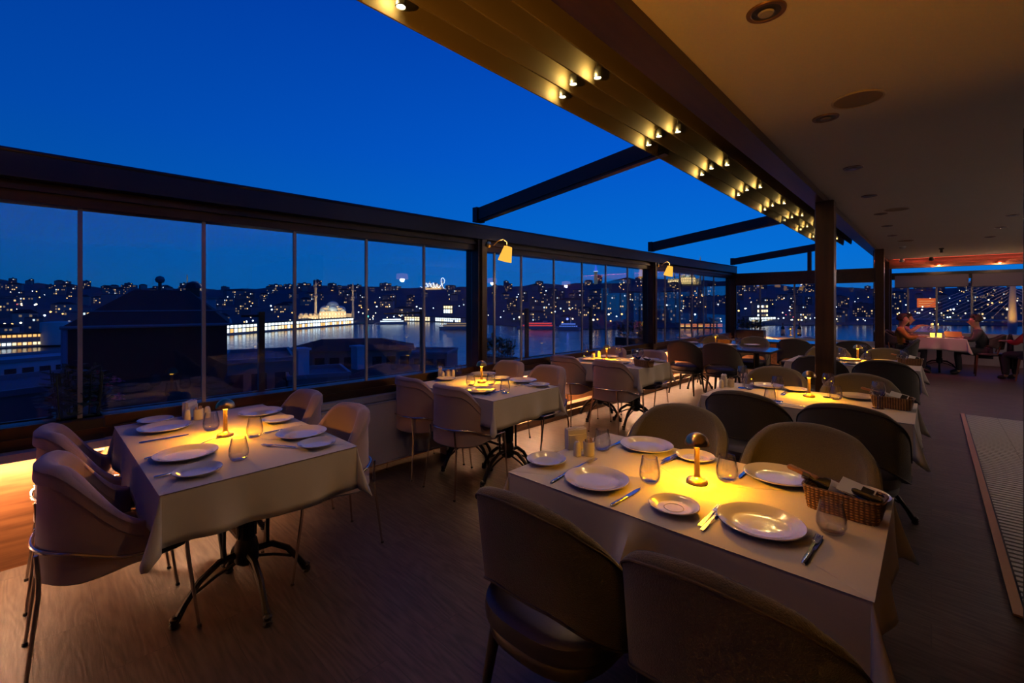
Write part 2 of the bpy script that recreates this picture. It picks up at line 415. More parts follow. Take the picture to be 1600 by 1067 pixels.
mb = MB(); mb.box(-.80, 4.2, 14.9, 15.02, 2.365, 2.78)
for z in (2.43, 2.49, 2.55): mb.box(-.80, 4.2, 14.885, 14.9, z, z+.006)
struct(mb.build('trim_fascia', M['redwood']))
fx = [-.76, -.44, .10, .72, 1.55, 2.4, 3.2, 4.0]
for k, (a, b) in enumerate(zip(fx[:-1], fx[1:])):
    wn += 1; mb = MB(); mb.box(a+.003, b-.003, FY+.03, FY+.04, .76, 2.10); w = mb.build('window_%d' % wn, M['pane']); struct(w)
    mb = MB(); mb.box(b-.02, b+.02, FY+.02, FY+.05, .76, 2.10); mb.build('joint_strip', M['joint'], w)
blindm = mat('blind_fabric', (.13, .11, .17), .8)
for a, b, lab in ((-.70, .66, 'dark violet roller blind pulled part way down, left part of the far window wall'), (.72, 2.9, 'dark violet roller blind pulled part way down, right edge of the far window wall')):
    t = thing('roller_blind', lab, 'blind', (0, 0, 0), 0)
    mb = MB(); mb.box(a, b, FY-.045, FY-.040, 1.90, 2.20); mb.build('blind_cloth', blindm, t)
    mb = MB(); mb.bbox(a, b, FY-.05, FY-.035, 1.885, 1.90, .003); mb.build('bottom_bar', M['black'], t)
# dark cabinet end at the right edge of the picture
mb = MB(); mb.bbox(.315, .80, 2.95, 3.18, 0, 2.32, .006); mb.box(.80, 4.0, 2.95, 3.18, 0, 2.32)
struct(mb.build('wall_partition', mat('dark_partition', (.03, .02, .018), .6)))

# white floor grille with brass edge
t = thing('floor_grille', 'white slatted floor grille with brass edging beside the aisle at the right', 'floor grille')
mb = MB(); y = 3.24
while y < 8.5:
    for xa, xb in ((.335, .62), (.625, .91), (.915, 1.2), (1.205, 1.5)): mb.box(xa, xb, y, y+.036, .006, .013)
    y += .062
mb.build('slats', M['grille'], t)
mb = MB(); mb.box(.285, 1.5, 3.22, 8.52, .0005, .005); mb.build('tray', M['black'], t)
mb = MB(); mb.box(.285, .325, 3.2, 8.52, .006, .016); mb.build('brass_edge', mat('aged_brass', (.45, .25, .09), .4, .8), t)

# ------------------------------------------------------------------ folded awning
prof = []
FO = [-1.62, -1.49, -1.36, -1.23, -1.10, -.99]
def fold_profile(off):
    pts = []
    for i, (a, b) in enumerate(zip(FO[:-1], FO[1:])):
        w = b-a
        for k in range(13):
            u = k/13.0
            z = 2.80-.16*math.sin(PI*min(1, u/.68))**.55 if 0 < u < .68 else 2.80
            xx = a+w*u+.012*math.sin(2*PI*u)
            pts.append((xx, z+off*.0+.01*i))
    pts.append((FO[-1], 2.80))
    return pts
mb = MB(); L = []
for k, y in enumerate([(-3+i*.5) for i in range(29)]+[ENDY]):
    sag = .012*math.sin(PI*((y-POSTS[0]) % 3.93)/3.93)
    base = fold_profile(0)
    L.append([(x, y, z-sag) for x, z in base]+[(x, y, z+.012-sag) for x, z in reversed(base)])
mb.loft(L, False, False)
aw = mb.build('awning', M['awning'], smooth=True)
tag(aw, 'beige retractable awning gathered in deep folds above the tables', 'awning')

# spots between the folds (three rows)
def make_spot():
    t = thing('awning_spotlight', '', 'spotlight')
    mb = MB(); mb.lathe([(.016, .05), (.020, .045), (.022, 0), (.018, -.002), (.018, .006), (.0, .008)], 12); mb.build('housing', M['black'], t, True)
    mb = MB(); mb.lathe([(.0, .003), (.0175, .003), (.0175, .004), (.0, .0045)], 12); mb.build('lens', M['spotg'], t, True)
    mb = MB(); mb.path([(0, 0, .05), (0, 0, .09)], .005, 6); mb.build('stem', M['black'], t)
    l = bpy.data.lights.new('spot_beam', 'SPOT'); l.energy = P_SPOT; l.color = (1, .55, .24); l.spot_size = math.radians(104); l.spot_blend = .9; l.shadow_soft_size = .02
    lo = bpy.data.objects.new('spot_beam', l); C.objects.link(lo); lo.parent = t; lo.location = (0, 0, -.01)
    # the lamp also grazes the fold beside it
    l2 = bpy.data.lights.new('spot_spill', 'POINT'); l2.energy = 1.4; l2.color = (1, .68, .22); l2.shadow_soft_size = .012
    l3 = bpy.data.objects.new('spot_spill', l2); C.objects.link(l3); l3.parent = t; l3.location = (.0, -.035, .012)
    return t
spot = Proto(make_spot)
n_sp = 0
rown = ['outermost row', 'middle row', 'row by the beam']
ordn = ['first', 'second', 'third', 'fourth', 'fifth', 'sixth', 'seventh', 'eighth', 'ninth', 'tenth', 'eleventh']
for r, (x, y0, dy) in enumerate(((-1.511, .98, 1.05), (-1.381, .93, 1.02), (-1.251, .98, 1.00))):
    for k in range(10):
        spot((x, y0+dy*k, 2.655), 0, 'small awning spotlight, %s from the camera in the %s' % (ordn[k], rown[r]), 'spotlights in the awning folds')

# ------------------------------------------------------------------ ceiling fittings
def make_down():
    t = thing('downlight', '', 'downlight')
    mb = MB(); mb.lathe([(.068, 0), (.066, -.006), (.052, -.006), (.048, -.001), (.048, .0)], 28); mb.build('rim', mat('bronze_rim', (.16, .09, .05), .4, .5), t, True)
    mb = MB(); mb.lathe([(.050, -.0035), (.036, -.003), (.030, -.006), (.0, -.0065)], 24); mb.build('recess', M['black'], t, True)
    mb = MB(); mb.lathe([(.028, -.007), (.024, -.012), (.0, -.013)], 20); mb.build('bulb_lens', mat('lens_grey', (.30, .28, .26), .15), t, True)
    return t
down = Proto(make_down)
for px, py, lab in ((1197, 18, 'round recessed ceiling downlight, largest, at the top of the picture'), (1290, 184, 'round recessed ceiling downlight just below the large ceiling speaker'),
                    (1333, 262, 'recessed ceiling downlight, third along the row beside the beam'), (1358, 306, 'recessed ceiling downlight, fourth along the row beside the beam'),
                    (1376, 334, 'recessed ceiling downlight left of the second speaker'), (1386, 353, 'recessed ceiling downlight, sixth along the row beside the beam'),
                    (1394, 368, 'recessed ceiling downlight, last visible of the row beside the beam'), (1583, 336, 'recessed ceiling downlight nearest the right picture edge'),
                    (1564, 355, 'recessed ceiling downlight, second of the far right row'), (1547, 370, 'recessed ceiling downlight, third of the far right row')):
    down(G(px, py, 2.5995), 0, lab, 'recessed downlights')
def make_speaker():
    t = thing('ceiling_speaker', '', 'speaker')
    mb = MB(); mb.lathe([(.118, 0), (.116, -.006), (.108, -.007), (.106, -.004)], 40); mb.build('ring', mat('speaker_ring', (.36, .30, .24), .6), t, True)
    mb = MB(); mb.lathe([(.106, -.004), (.10, -.0045), (.0, -.006)], 40); mb.build('mesh_cover', mat('speaker_mesh', (.20, .155, .11), .8, bump=.4, bscale=900), t, True)
    return t
spk = Proto(make_speaker)
for px, py, lab in ((1340, 155, 'large round ceiling speaker with tan mesh nearest the camera'), (1401, 327, 'round ceiling speaker halfway along the ceiling'), (1415, 376, 'round ceiling speaker furthest from the camera')):
    spk(G(px, py, 2.5995), 0, lab, 'ceiling speakers')
t = thing('smoke_detector', 'small white dome sensor on the ceiling near its far end', 'smoke detector', G(1410, 385, 2.6))
mb = MB(); mb.lathe([(.055, 0), (.055, -.02), (.04, -.045), (0, -.055)], 20); mb.build('dome', M['ledge'], t, True)
mb = MB(); mb.lathe([(.06, 0), (.06, -.008), (.055, -.01)], 20); mb.build('base_ring', M['paper'], t, True)
for px, lab in ((1405, 'small round camera dome hanging from the fascia end, left one'), (1455, 'small dark camera dome on the fascia')):
    q = G(px, 402, 2.55); q.y = min(q.y, 14.7)
    t = thing('camera_dome', lab, 'camera', (q.x, 14.80, 2.545))
    mb = MB(); mb.lathe([(.03, .055), (.05, .03), (.055, 0), (.04, -.03), (0, -.04)], 16); mb.build('dome', M['joint'] if px < 1450 else M['black'], t, True)
for px, lab in ((1467, 'small glowing lamp on the red fascia, left of two'), (1562, 'small glowing lamp on the red fascia, right of two')):
    r = (px-800)/F; Z = 14.85/(cs+r*sn)
    t = thing('fascia_lamp', lab, 'lamp', (-Z*sn+r*Z*cs, 14.82, 2.40), 0, 'fascia lamps')
    mb = MB(); mb.lathe([(.0, .05), (.03, .045), (.085, .0), (.08, -.004), (.0, .035)], 20); mb.build('shade', M['brass'], t, True)
    mb = MB(); mb.lathe([(.0, .02), (.022, .01), (.024, -.004), (.0, -.02)], 12); mb.build('bulb', M['shadein'], t, True)
    l = bpy.data.lights.new('bulb_light', 'POINT'); l.energy = 5; l.color = (1, .55, .25); l.shadow_soft_size = .03
    lo = bpy.data.objects.new('bulb_light', l); C.objects.link(lo); lo.parent = t; lo.location = (0, -.02, -.05)

# light strips (real ones under ledges; the red fascia one is added for its glow)
def area(name, loc, size, size_y, energy, col, rot, parent=None):
    l = bpy.data.lights.new(name, 'AREA'); l.shape = 'RECTANGLE'; l.size = size; l.size_y = size_y; l.energy = energy; l.color = col
    o = bpy.data.objects.new(name, l); C.objects.link(o); o.location = loc; o.rotation_euler = rot
    if parent: o.parent = parent
    return o
def led(name, label, a, b, h, m, energy, col, rot, w=.012, group='warm light strips'):
    t = thing(name, label, 'light strip', (0, 0, 0), 0, group)
    mb = MB(); mb.quadbox(a, b, w, h-.004, h); mb.build('diffuser', m, t)
    mb = MB(); mb.quadbox(a, b, w+.008, h, h+.006); mb.build('channel', M['joint'], t)
    c = ((a[0]+b[0])/2, (a[1]+b[1])/2, h-.008); Ln = math.hypot(b[0]-a[0], b[1]-a[1])
    area('strip_light', c, .02, Ln, energy, col, rot, t)
    return t
wa = math.atan(.031)
def wallstrip(y0, y1, e, lab, off=.055, h=.612, m='strip', col=(1, .52, .27), tilt=.25):
    return led('light_strip', lab, (WALLX(y0)+.0+off, y0), (WALLX(y1)+off, y1), h, M[m], e, col, (0, tilt, -wa))
wallstrip(-2.6, 1.35, 9*P_STRIP, 'glowing orange light strip under the ledge behind the front window table', tilt=-.05)
wallstrip(3.2, 7.1, 12*P_STRIP, 'glowing light strip under the ledge behind the second and third window tables')
wallstrip(7.5, 10.9, 6*P_STRIP, 'glowing light strip under the ledge at the corner table')
led('light_strip', 'orange light strip under the end window ledge', (xe0+.2, ENDY-.06), (xe1, ENDY-.06), .616, M['strip'], 12, (1, .40, .15), (.2, 0, PI/2))
led('light_strip', 'added red light strip above the far windows', (-.7, 14.80), (3.8, 14.80), 2.590, M['red'], 7, (1, .14, .10), (0, 0, PI/2))  # added source of red light for the ceiling end and far table

# ================================================================== FURNITURE
def smooth(a, b, x):
    t = max(0, min(1, (x-a)/(b-a))); return t*t*(3-2*t)
def shell(mb, plan, top, bot, th, n=64, lean=0.0, mi=0, round_top=True):
    """upholstered wrap-around shell: plan(u)->(x,y,nx,ny) outer line, heights top(u), bot(u)"""
    L = []
    for i in range(n+1):
        u = i/n; x, y, nx, ny = plan(u); t, b = top(u), bot(u)
        e = min(1, min(u, 1-u)*14+.25); w = th*e
        ring = []
        H = t-b
        def P(off, z):
            ln = lean*(z-b)
            return (x-nx*off, y-ny*off-ln, z)
        for z in (b+.012, b+H*.25, b+H*.5, b+H*.75, t-w*.45): ring.append(P(0, z))
        for a in (25, 60, 90, 120, 155):
            an = math.radians(a); ring.append(P(w/2-w/2*math.cos(an), t-w*.45+w*.45*math.sin(an)))
        for z in (t-w*.45, b+H*.75, b+H*.5, b+H*.25, b+.012): ring.append(P(w, z))
        ring.append(P(w*.75, b)); ring.append(P(w*.25, b))
        L.append(ring)
    mb.loft(L, True, True, mi)
    return mb
def superplan(hw, yb, yf, p=2.6):
    """U-shaped plan: half width hw, back at y=-yb, ends at y=+yf"""
    pts = []
    N = 200
    for i in range(N+1):
        a = PI*i/N      # 0..pi around the back
        c, s = math.cos(a), math.sin(a)
        pts.append((hw*math.copysign(abs(c)**(2/p), c), -(yb)*abs(s)**(2/p)))
    pts = [(hw, yf)]+[(hw, yf*(1-k/6)) for k in range(1, 6)]+pts+[(-hw, yf*k/6) for k in range(1, 7)]
    Ls = [0]
    for a, b in zip(pts[:-1], pts[1:]): Ls.append(Ls[-1]+math.hypot(b[0]-a[0], b[1]-a[1]))
    T = Ls[-1]
    def plan(u):
        d = u*T; k = 0
        lo, hi = 0, len(Ls)-2
        while lo < hi:
            m = (lo+hi+1)//2
            if Ls[m] <= d: lo = m
            else: hi = m-1
        k = lo; a, b = pts[k], pts[k+1]; seg = max(1e-9, Ls[k+1]-Ls[k]); f = (d-Ls[k])/seg
        x, y = a[0]+(b[0]-a[0])*f, a[1]+(b[1]-a[1])*f
        # outward normal from wider neighbours
        a2, b2 = pts[max(0, k-3)], pts[min(len(pts)-1, k+4)]
        tx, ty = b2[0]-a2[0], b2[1]-a2[1]; l = math.hypot(tx, ty)
        nx, ny = ty/l, -tx/l
        if nx*x+ny*(y-0.0) < 0: nx, ny = -nx, -ny
        return x, y, nx, ny
    return plan

def seat_mesh(hw, y0, y1, z0, z1, p=3.2, dome=.015):
    mb = MB(); cy = (y0+y1)/2; hy = (y1-y0)/2; N = 40; L = []
    for k, (s, z) in enumerate(((.93, z0), (.99, z0+.01), (1.0, (z0+z1)/2), (.985, z1-.012), (.94, z1-.002), (.7, z1+dome*.6), (.35, z1+dome), (.05, z1+dome))):
        L.append([(hw*s*math.copysign(abs(math.cos(2*PI*j/N))**(2/p), math.cos(2*PI*j/N)), cy+hy*s*math.copysign(abs(math.sin(2*PI*j/N))**(2/p), math.sin(2*PI*j/N)), z) for j in range(N)])
    return mb.loft(L, True, True)

def make_pink():
    t = thing('blush_chair', '', 'chair')
    hw, yb, yf = .262, .275, .06
    plan = superplan(hw, yb, yf, 2.3)
    def top(u):
        d = abs(u-.5)*2
        return .845-.012*d-.26*smooth(.30, 1.0, d)**1.15
    def bot(u):
        d = abs(u-.5)*2
        return .375+.03*smooth(.5, 1, d)
    mb = MB(); shell(mb, plan, top, bot, .060, 60, lean=-.03)
    mb.build('shell_back', M['pink'], t, True)
    # the rolled inner pad that shows as a seam under the rim
    mb = MB(); L = []
    def plan2(u):
        x, y, nx, ny = plan(.015+.97*u); return x+nx*.004, y+ny*.004, nx, ny
    def top2(u):
        d = abs(u-.5)*2
        return .850-.012*d-.26*smooth(.30, 1.0, d*.97)**1.15
    def bot2(u):
        d = abs(u-.5)*2
        return .765-.008*d-.255*smooth(.30, 1.0, d*.97)**1.15
    shell(mb, plan2, top2, bot2, .068, 56, lean=-.03)
    mb.build('rim_roll', M['pink'], t, True)
    seat_mesh(.225, -.215, .27, .385, .465, 3.4).build('seat', M['blacksh'], t, True)
    # metal ring round the shell at seat level
    ring = []
    for k in range(33):
        x, y, nx, ny = plan(.02+.96*k/32); d = abs(k/32-.5)*2
        ring.append((x+nx*.008, y+ny*.008, .515-.07*smooth(.45, 1, d)))
    ring = [(.235, .20, .43)]+ring+[(-.235, .20, .43)]
    mb = MB(); mb.path(ring, .0075, 8); mb.path([(-.235, .20, .43), (0, .262, .415), (.235, .20, .43)], .0075, 8)
    mb.build('frame_ring', M['chrome'], t, True)
    for sx in (-1, 1):
        mb = MB(); mb.path([(sx*.155, -.268, .515), (sx*.158, -.262, .42), (sx*.170, -.262, .36), (sx*.195, -.30, 0.004)], [.008, .0085, .0085, .006], 8)
        f = mb.build('leg', M['chrome'], t, True)
        mb = MB(); mb.lathe([(.009, 0), (.011, .002), (.009, .014)], 8, (sx*.195, -.30, 0)); mb.build('foot_cap', M['black'], f)
        mb = MB(); mb.path([(sx*.235, .20, .43), (sx*.236, .205, .36), (sx*.225, .25, .004)], [.008, .0085, .006], 8)
        f = mb.build('leg', M['chrome'], t, True)
        mb = MB(); mb.lathe([(.009, 0), (.011, .002), (.009, .014)], 8, (sx*.225, .25, 0)); mb.build('foot_cap', M['black'], f)
    return t
def make_grey(tm):
    def f():
        t = thing('barrel_chair', '', 'chair')
        plan = superplan(.285, .240, .16, 2.6)
        def top(u):
            d = abs(u-.5)*2
            return .892-.055*min(1, d/.42)**2-.31*smooth(.30, 1.0, d)**1.2
        def bot(u):
            d = abs(u-.5)*2
            return .545-.135*smooth(.15, .75, d)
        mb = MB(); shell(mb, plan, top, bot, .05, 64, lean=.13)
        mb.build('backrest', tm, t, True)
        pts = []
        for k in range(41):
            u = .01+.98*k/40; x, y, nx, ny = plan(u); z = top(u)-.024; pts.append((x+nx*.002, y+ny*.002-.13*(z-bot(u)), z))
        mb = MB(); mb.path(pts, .0045, 6)
        pts = []
        for k in range(41):
            u = .01+.98*k/40; x, y, nx, ny = plan(u); z = bot(u)+.006; pts.append((x+nx*.002, y+ny*.002, z))
        mb.path(pts, .0045, 6)
        mb.build('piping', M['pipe'], t, True)
        seat_mesh(.25, -.265, .27, .40, .475, 2.8).build('seat', M['navy'], t, True)
        seat_mesh(.235, -.25, .255, .345, .40, 2.8, 0).build('seat_frame', M['blackw'], t, True)
        for sx in (-1, 1):
            for (ya, yb2) in ((-.17, -.225), (.18, .225)):
                mb = MB(); mb.path([(sx*.17, ya, .36), (sx*.185, (ya+yb2)/2, .2), (sx*.205, yb2, .001)], [.022, .018, .011], 10)
                mb.build('leg', M['blackw'], t, True)
            mb = MB(); mb.path([(sx*.245, .12, .40), (sx*.262, .10, .47), (sx*.262, .02, .50)], [.014, .013, .012], 8); mb.build('side_bracket', M['blackw'], t, True)
        return t
    return f
pink = Proto(make_pink)
grey = Proto(make_grey(M['tweed'])); dark = Proto(make_grey(M['tweed_dark_shaded']))

# ---- tablecloths
def make_cloth(name, label, x0, x1, y0, y1, zt=.752, d=.21, m=None, seed=1, seam=None):
    rnd = random.Random(seed)
    P = []          # (edge point, outward dir, hang length, flare)
    r = .012
    hx, hy = (x1-x0)/2, (y1-y0)/2; cx, cy = (x0+x1)/2, (y0+y1)/2
    def side(ax, ay, bx, by, nx, ny, n):
        ph = rnd.random()*6; k1 = rnd.uniform(2.0, 3.2)
        for i in range(n+1):
            u = i/n; w = .020*math.sin(ph+u*PI*2*k1)*math.sin(PI*u)**.5+.012*math.sin(ph*2+u*23)*math.sin(PI*u)
            P.append(((ax+(bx-ax)*u, ay+(by-ay)*u), (nx, ny), d*(1+.05*math.sin(ph+u*5)), .05+w*4+(.55*math.exp(-((u-seam)/.03)**2)-.2*math.exp(-((u-seam-.07)/.04)**2) if (seam and ny < 0) else 0), 0))
    def corner(px, py, a0, a1):
        for i in range(1, 14):
            t = i/14; an = a0+(a1-a0)*t
            L = d/max(math.cos(t*PI/2), math.sin(t*PI/2), .80)
            fl = .05+.30*math.sin(PI*t)**.9+.05*math.sin(2*PI*t+seed)*math.sin(PI*t)
            P.append(((px, py), (math.cos(an), math.sin(an)), L*(1+.02*math.sin(9*t)), fl, 1))
    side(-hx, -hy, hx, -hy, 0, -1, 44); corner(hx, -hy, -PI/2, 0)
    side(hx, -hy, hx, hy, 1, 0, 30); corner(hx, hy, 0, PI/2)
    side(hx, hy, -hx, hy, 0, 1, 44); corner(-hx, hy, PI/2, PI)
    side(-hx, hy, -hx, -hy, -1, 0, 30); corner(-hx, -hy, PI, 1.5*PI)
    loops = []
    for sc_ in (.02, .35, .7, .97):
        loops.append([(p[0][0]*sc_, p[0][1]*sc_, zt) for p in P])
    for off, dz in ((-.006, 0), (.0025, -.003)):
        loops.append([(p[0][0]+math.copysign(off, p[0][0])*(abs(p[1][0]) > .05), p[0][1]+math.copysign(off, p[0][1])*(abs(p[1][1]) > .05), zt+dz) for p in P])
    for s in (.04, .12, .25, .4, .55, .7, .85, 1.0):
        lp = []
        for (q, n, L, fl, c) in P:
            l = L*s; o = .004+fl*l*(.75+.25*s); z = zt-.006-l*math.sqrt(max(.2, 1-(fl*.75)**2))
            lp.append((q[0]+n[0]*o, q[1]+n[1]*o, z))
        loops.append(lp)
    mb = MB(); mb.loft(loops, True, False)
    ob = mb.build(name, m or M['cloth'], None, True, (cx, cy, 0))
    so = ob.modifiers.new('thick', 'SOLIDIFY'); so.thickness = .0015; so.offset = 0
    tag(ob, label, 'tablecloth')
    return ob
def pedestal(t, x, y):
    mb = MB(); mb.lathe([(.05, .70), (.045, .66), (.040, .62), (.040, .30), (.048, .29), (.055, .25), (.055, .19), (.03, .17)], 20, (x, y, 0))
    for k in range(10):
        a = 2*PI*k/10; mb.path([(x+.041*math.cos(a), y+.041*math.sin(a), .31), (x+.041*math.cos(a), y+.041*math.sin(a), .61)], .005, 5)
    mb.build('column', M['iron'], t, True)
    for k in range(4):
        a = PI/2*k; c, s = math.cos(a), math.sin(a)
        pr = [(.04, .23), (.12, .225), (.20, .17), (.26, .085), (.29, .03), (.31, .012)]
        mb = MB(); mb.path([(x+c*r, y+s*r, z) for r, z in pr], [.017, .016, .015, .015, .018, .016], 8)
        mb.path([(x+c*r, y+s*r, z) for r, z in ((.05, .19), (.13, .165), (.22, .12))], .008, 6)
        mb.lathe([(.018, 0), (.022, .006), (.016, .02), (.02, .04), (.01, .05)], 10, (x+c*.30, y+s*.30, .001))
        mb.build('curved_leg', M['iron'], t, True)
def make_table(name, label, x0, x1, y0, y1, top=None, peds=(-.34, .34)):
    cx, cy = (x0+x1)/2, (y0+y1)/2
    t = thing(name, label, 'table', (cx, cy, 0))
    hx, hy = (x1-x0)/2-.012, (y1-y0)/2-.012
    mb = MB(); mb.bbox(-hx, hx, -hy, hy, .71, .745, .004); mb.build('tabletop', top or M['blackw'], t)
    for px in peds: pedestal(t, px, 0)
    mb = MB()
    for px in peds: mb.box(px-.05, px+.05, -.22, .22, .69, .71)
    mb.box(peds[0], peds[-1], -.012, .012, .25, .27)
    for px in peds:
        for s in (-.10, .10): mb.path([(px+.0, s, .70), (px, s, .23)], .009, 6)
    mb.build('stretcher_frame', M['iron'], t)
    return t

# tables: name -> (x0,x1,y0,y1)
T = {
 'front window': (-3.60, -2.19, .34, 1.15),
 'second window': (-3.50, -2.43, 2.39, 3.20),
 'third window': (-3.50, -2.41, 4.66, 5.47),
 'front right': (-1.36, -.11, 1.44, 2.25),
 'second right-hand': (-1.36, -.08, 3.70, 4.48),
 'third right-hand': (-1.37, -.09, 6.62, 7.42),
}
seeds = {}
for i, (k, b) in enumerate(T.items()):
    make_table('dining_table', 'iron pedestal table under the cloth of the %s table' % k, *b, peds=(-.21, .30) if k in ('second window', 'third window') else (-.34, .34))
    make_cloth('tablecloth', {'front window': 'white cloth with a hanging point at the aisle side of the front window table', 'second window': 'white cloth on the second table along the windows, beside the pale heater cabinet',
      'third window': 'white cloth on the third table along the windows, with a carafe on it', 'front right': 'large white cloth nearest the camera, folded at its middle',
      'second right-hand': 'white cloth on the second right-hand table, in front of the brown post', 'third right-hand': 'white cloth on the third right-hand table beyond the brown post'}[k], *b, seed=i+1, seam=.48 if k == 'front right' else None)
# grey chairs at the right-hand tables, blush chairs at the window tables
ch = 'blush tub chair, '
for y, rz, s in ((.275, 0, 'a'), (1.19, PI, 'b')):
    for x, w in ((-2.70, 'aisle'), (-3.37, 'window')):
        pink((x, y, 0), rz, ch+('left side of the front window table, %s' if s == 'a' else 'far side of the front window table, %s') % ('nearest the camera' if (w == 'aisle' and s == 'a') else 'by the aisle' if w == 'aisle' else 'by the window'), 'blush chairs at the window tables')
for y, rz, s in ((2.47, 0, 'near'), (3.47, PI, 'far')):
    for x, w in (((-2.82 if s == 'near' else -2.89), 'aisle'), ((-3.38 if s == 'near' else -3.45), 'window')):
        pink((x, y, 0), rz, ch+'%s side of the second window table, by the %s' % (s, w), 'blush chairs at the window tables')
for y, rz, s in ((4.72, 0, 'near'), (5.62, PI, 'far')):
    for x, w in (((-2.72 if s == 'near' else -2.80), 'aisle'), ((-3.36 if s == 'near' else -3.40), 'window')):
        pink((x, y, 0), rz, ch+'%s side of the third window table, by the %s' % (s, w), 'blush chairs at the window tables')
gl = 'tweed barrel chair, '
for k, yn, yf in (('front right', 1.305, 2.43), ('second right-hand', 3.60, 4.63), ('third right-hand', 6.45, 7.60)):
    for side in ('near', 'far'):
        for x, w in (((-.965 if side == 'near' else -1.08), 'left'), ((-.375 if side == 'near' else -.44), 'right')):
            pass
            (dark if side == 'near' else grey)((x, yn if side == 'near' else yf, 0), (0 if side == 'near' else PI), gl+'%s place on the %s side of the %s table' % (w, side, k), 'tweed chairs in the right-hand row')  # near chairs are the same tweed, their shade is put into the colour

# corner table, end table, far table
make_table('wooden_table', 'bare dark polished table in the corner between the windows, with a bread basket', -3.40, -1.78, 7.68, 8.48, top=mat('polished_dark_top', (.06, .045, .04), .18, coat=.6), peds=(-.5, .5))
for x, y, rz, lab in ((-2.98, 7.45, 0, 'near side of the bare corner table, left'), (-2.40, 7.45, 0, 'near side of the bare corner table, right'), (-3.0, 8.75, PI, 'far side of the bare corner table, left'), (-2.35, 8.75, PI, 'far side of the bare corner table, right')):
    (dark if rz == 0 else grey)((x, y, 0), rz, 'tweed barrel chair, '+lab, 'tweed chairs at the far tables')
make_table('wooden_table', 'bare dark polished table at the end windows, with bottles and a lamp', -2.75, -1.05, 9.75, 10.5, top=bpy.data.materials['polished_dark_top'], peds=(-.5, .5))
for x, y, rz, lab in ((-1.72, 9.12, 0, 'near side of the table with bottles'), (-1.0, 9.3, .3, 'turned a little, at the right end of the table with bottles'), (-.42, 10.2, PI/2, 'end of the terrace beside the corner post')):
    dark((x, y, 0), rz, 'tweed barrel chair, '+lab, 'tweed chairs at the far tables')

# heater cabinet along the window wall
t = thing('heater_cabinet', 'long pale lilac heater cabinet under the windows between two tables', 'heater', (0, 0, 0))
ya, yb = 1.50, 2.90
def wl(y, o): return (WALLX(y)+o, y)
mb = MB(); mb.quadbox(wl(ya, .235), wl(yb, .235), .13, .115, .618, side=1)
mb.quadbox(wl(ya, .23), wl(yb, .23), .012, .10, .112)
mb.build('body', M['unit'], t)
mb = MB(); mb.quadbox(wl(ya, .237), wl(yb, .237), .022, .619, .634, side=1)
mb.quadbox(wl(ya, .12), wl(yb, .12), .02, .619, .634)
mb.build('top_rim', M['ledge'], t)
mb = MB(); mb.quadbox(wl(ya, .172), wl(yb, .172), .07, .6185, .624); mb.build('air_grille', M['black'], t)
for y in (ya+.08, yb-.12):
    mb = MB(); mb.box(WALLX(y)+.11, WALLX(y)+.22, y, y+.04, 0, .112); mb.build('foot', M['unit'], t)

# ================================================================== TABLEWARE
def make_lamp():
    t = thing('table_lamp', '', 'lamp')
    mb = MB(); mb.lathe([(.0, 0), (.040, 0), (.042, .003), (.042, .012), (.038, .017), (.020, .020), (.013, .026), (.0115, .034)], 32); mb.build('base', M['brass'], t, True)
    mb = MB(); mb.lathe([(.0115, .034), (.0108, .09), (.0105, .125), (.0105, .148)], 24); mb.build('stem', M['brass'], t, True)
    mb = MB(); mb.lathe([(.0106, .148), (.0125, .150), (.0125, .158), (.0106, .160)], 20)
    mb.build('glowing_collar', M['led'], t, True)
    mb = MB(); pr = []
    for k in range(11):
        a = PI/2*k/10; pr.append((.048*math.cos(a), .160+.048*math.sin(a)))
    pr += [(.0, .2055)] if False else []
    inner = [(.045*math.cos(PI/2*k/8), .1615+.0435*math.sin(PI/2*k/8)) for k in range(8, -1, -1)]
    mb.lathe(pr[:-1]+[(.0, .208)], 36, caps=False); mb.lathe([(max(1e-6, r), z) for r, z in inner][:]+[(.048, .160)], 36, caps=False)
    mb.build('mushroom_shade', M['brass'], t, True)
    l = bpy.data.lights.new('led_light', 'AREA'); l.shape = 'DISK'; l.size = .07; l.energy = P_TABLE; l.color = (1, .37, .001)
    o = bpy.data.objects.new('led_light', l); C.objects.link(o); o.parent = t; o.location = (0, 0, .161)
    l = bpy.data.lights.new('stem_light', 'AREA'); l.shape = 'DISK'; l.size = .05; l.energy = P_TABLE*.35; l.color = (1, .42, .004); l.spread = math.radians(50)
    o = bpy.data.objects.new('stem_light', l); C.objects.link(o); o.parent = t; o.location = (0, 0, .16)
    return t
tlamp = Proto(make_lamp)
def lathe_proto(name, cat, m, prof, n=40, extra=None):
    def f():
        mb = MB(); mb.lathe(prof, n); o = mb.build(name, m, None, True); o['category'] = cat
        return o
    return Proto(f)
plate_prof = lambda R: [(.0, .003), (R*.45, .003), (R*.47, .0), (R*.52, .0), (R*.54, .004), (R*.78, .010), (R, .020), (R*1.004, .0225), (R*.99, .0235), (R*.80, .0165), (R*.70, .0085), (R*.62, .0065), (R*.30, .0062), (.0, .006)]
big = lathe_proto('dinner_plate', 'plate', M['china'], plate_prof(.132), 56)
small = lathe_proto('side_plate', 'plate', M['china'], plate_prof(.092), 44)
sauc = lathe_proto('saucer', 'plate', M['china'], plate_prof(.088)[:-2]+[(.088*.40, .0065), (.088*.38, .0085), (.088*.36, .0065), (.0, .006)], 44)
tum = lathe_proto('tumbler', 'glass', M['glassw'], [(.0, .0), (.026, .0), (.036, .008), (.043, .028), (.042, .05), (.036, .08), (.031, .105), (.0295, .105), (.0345, .08), (.0405, .05), (.0413, .028), (.034, .012), (.024, .007), (.0, .007)], 36)
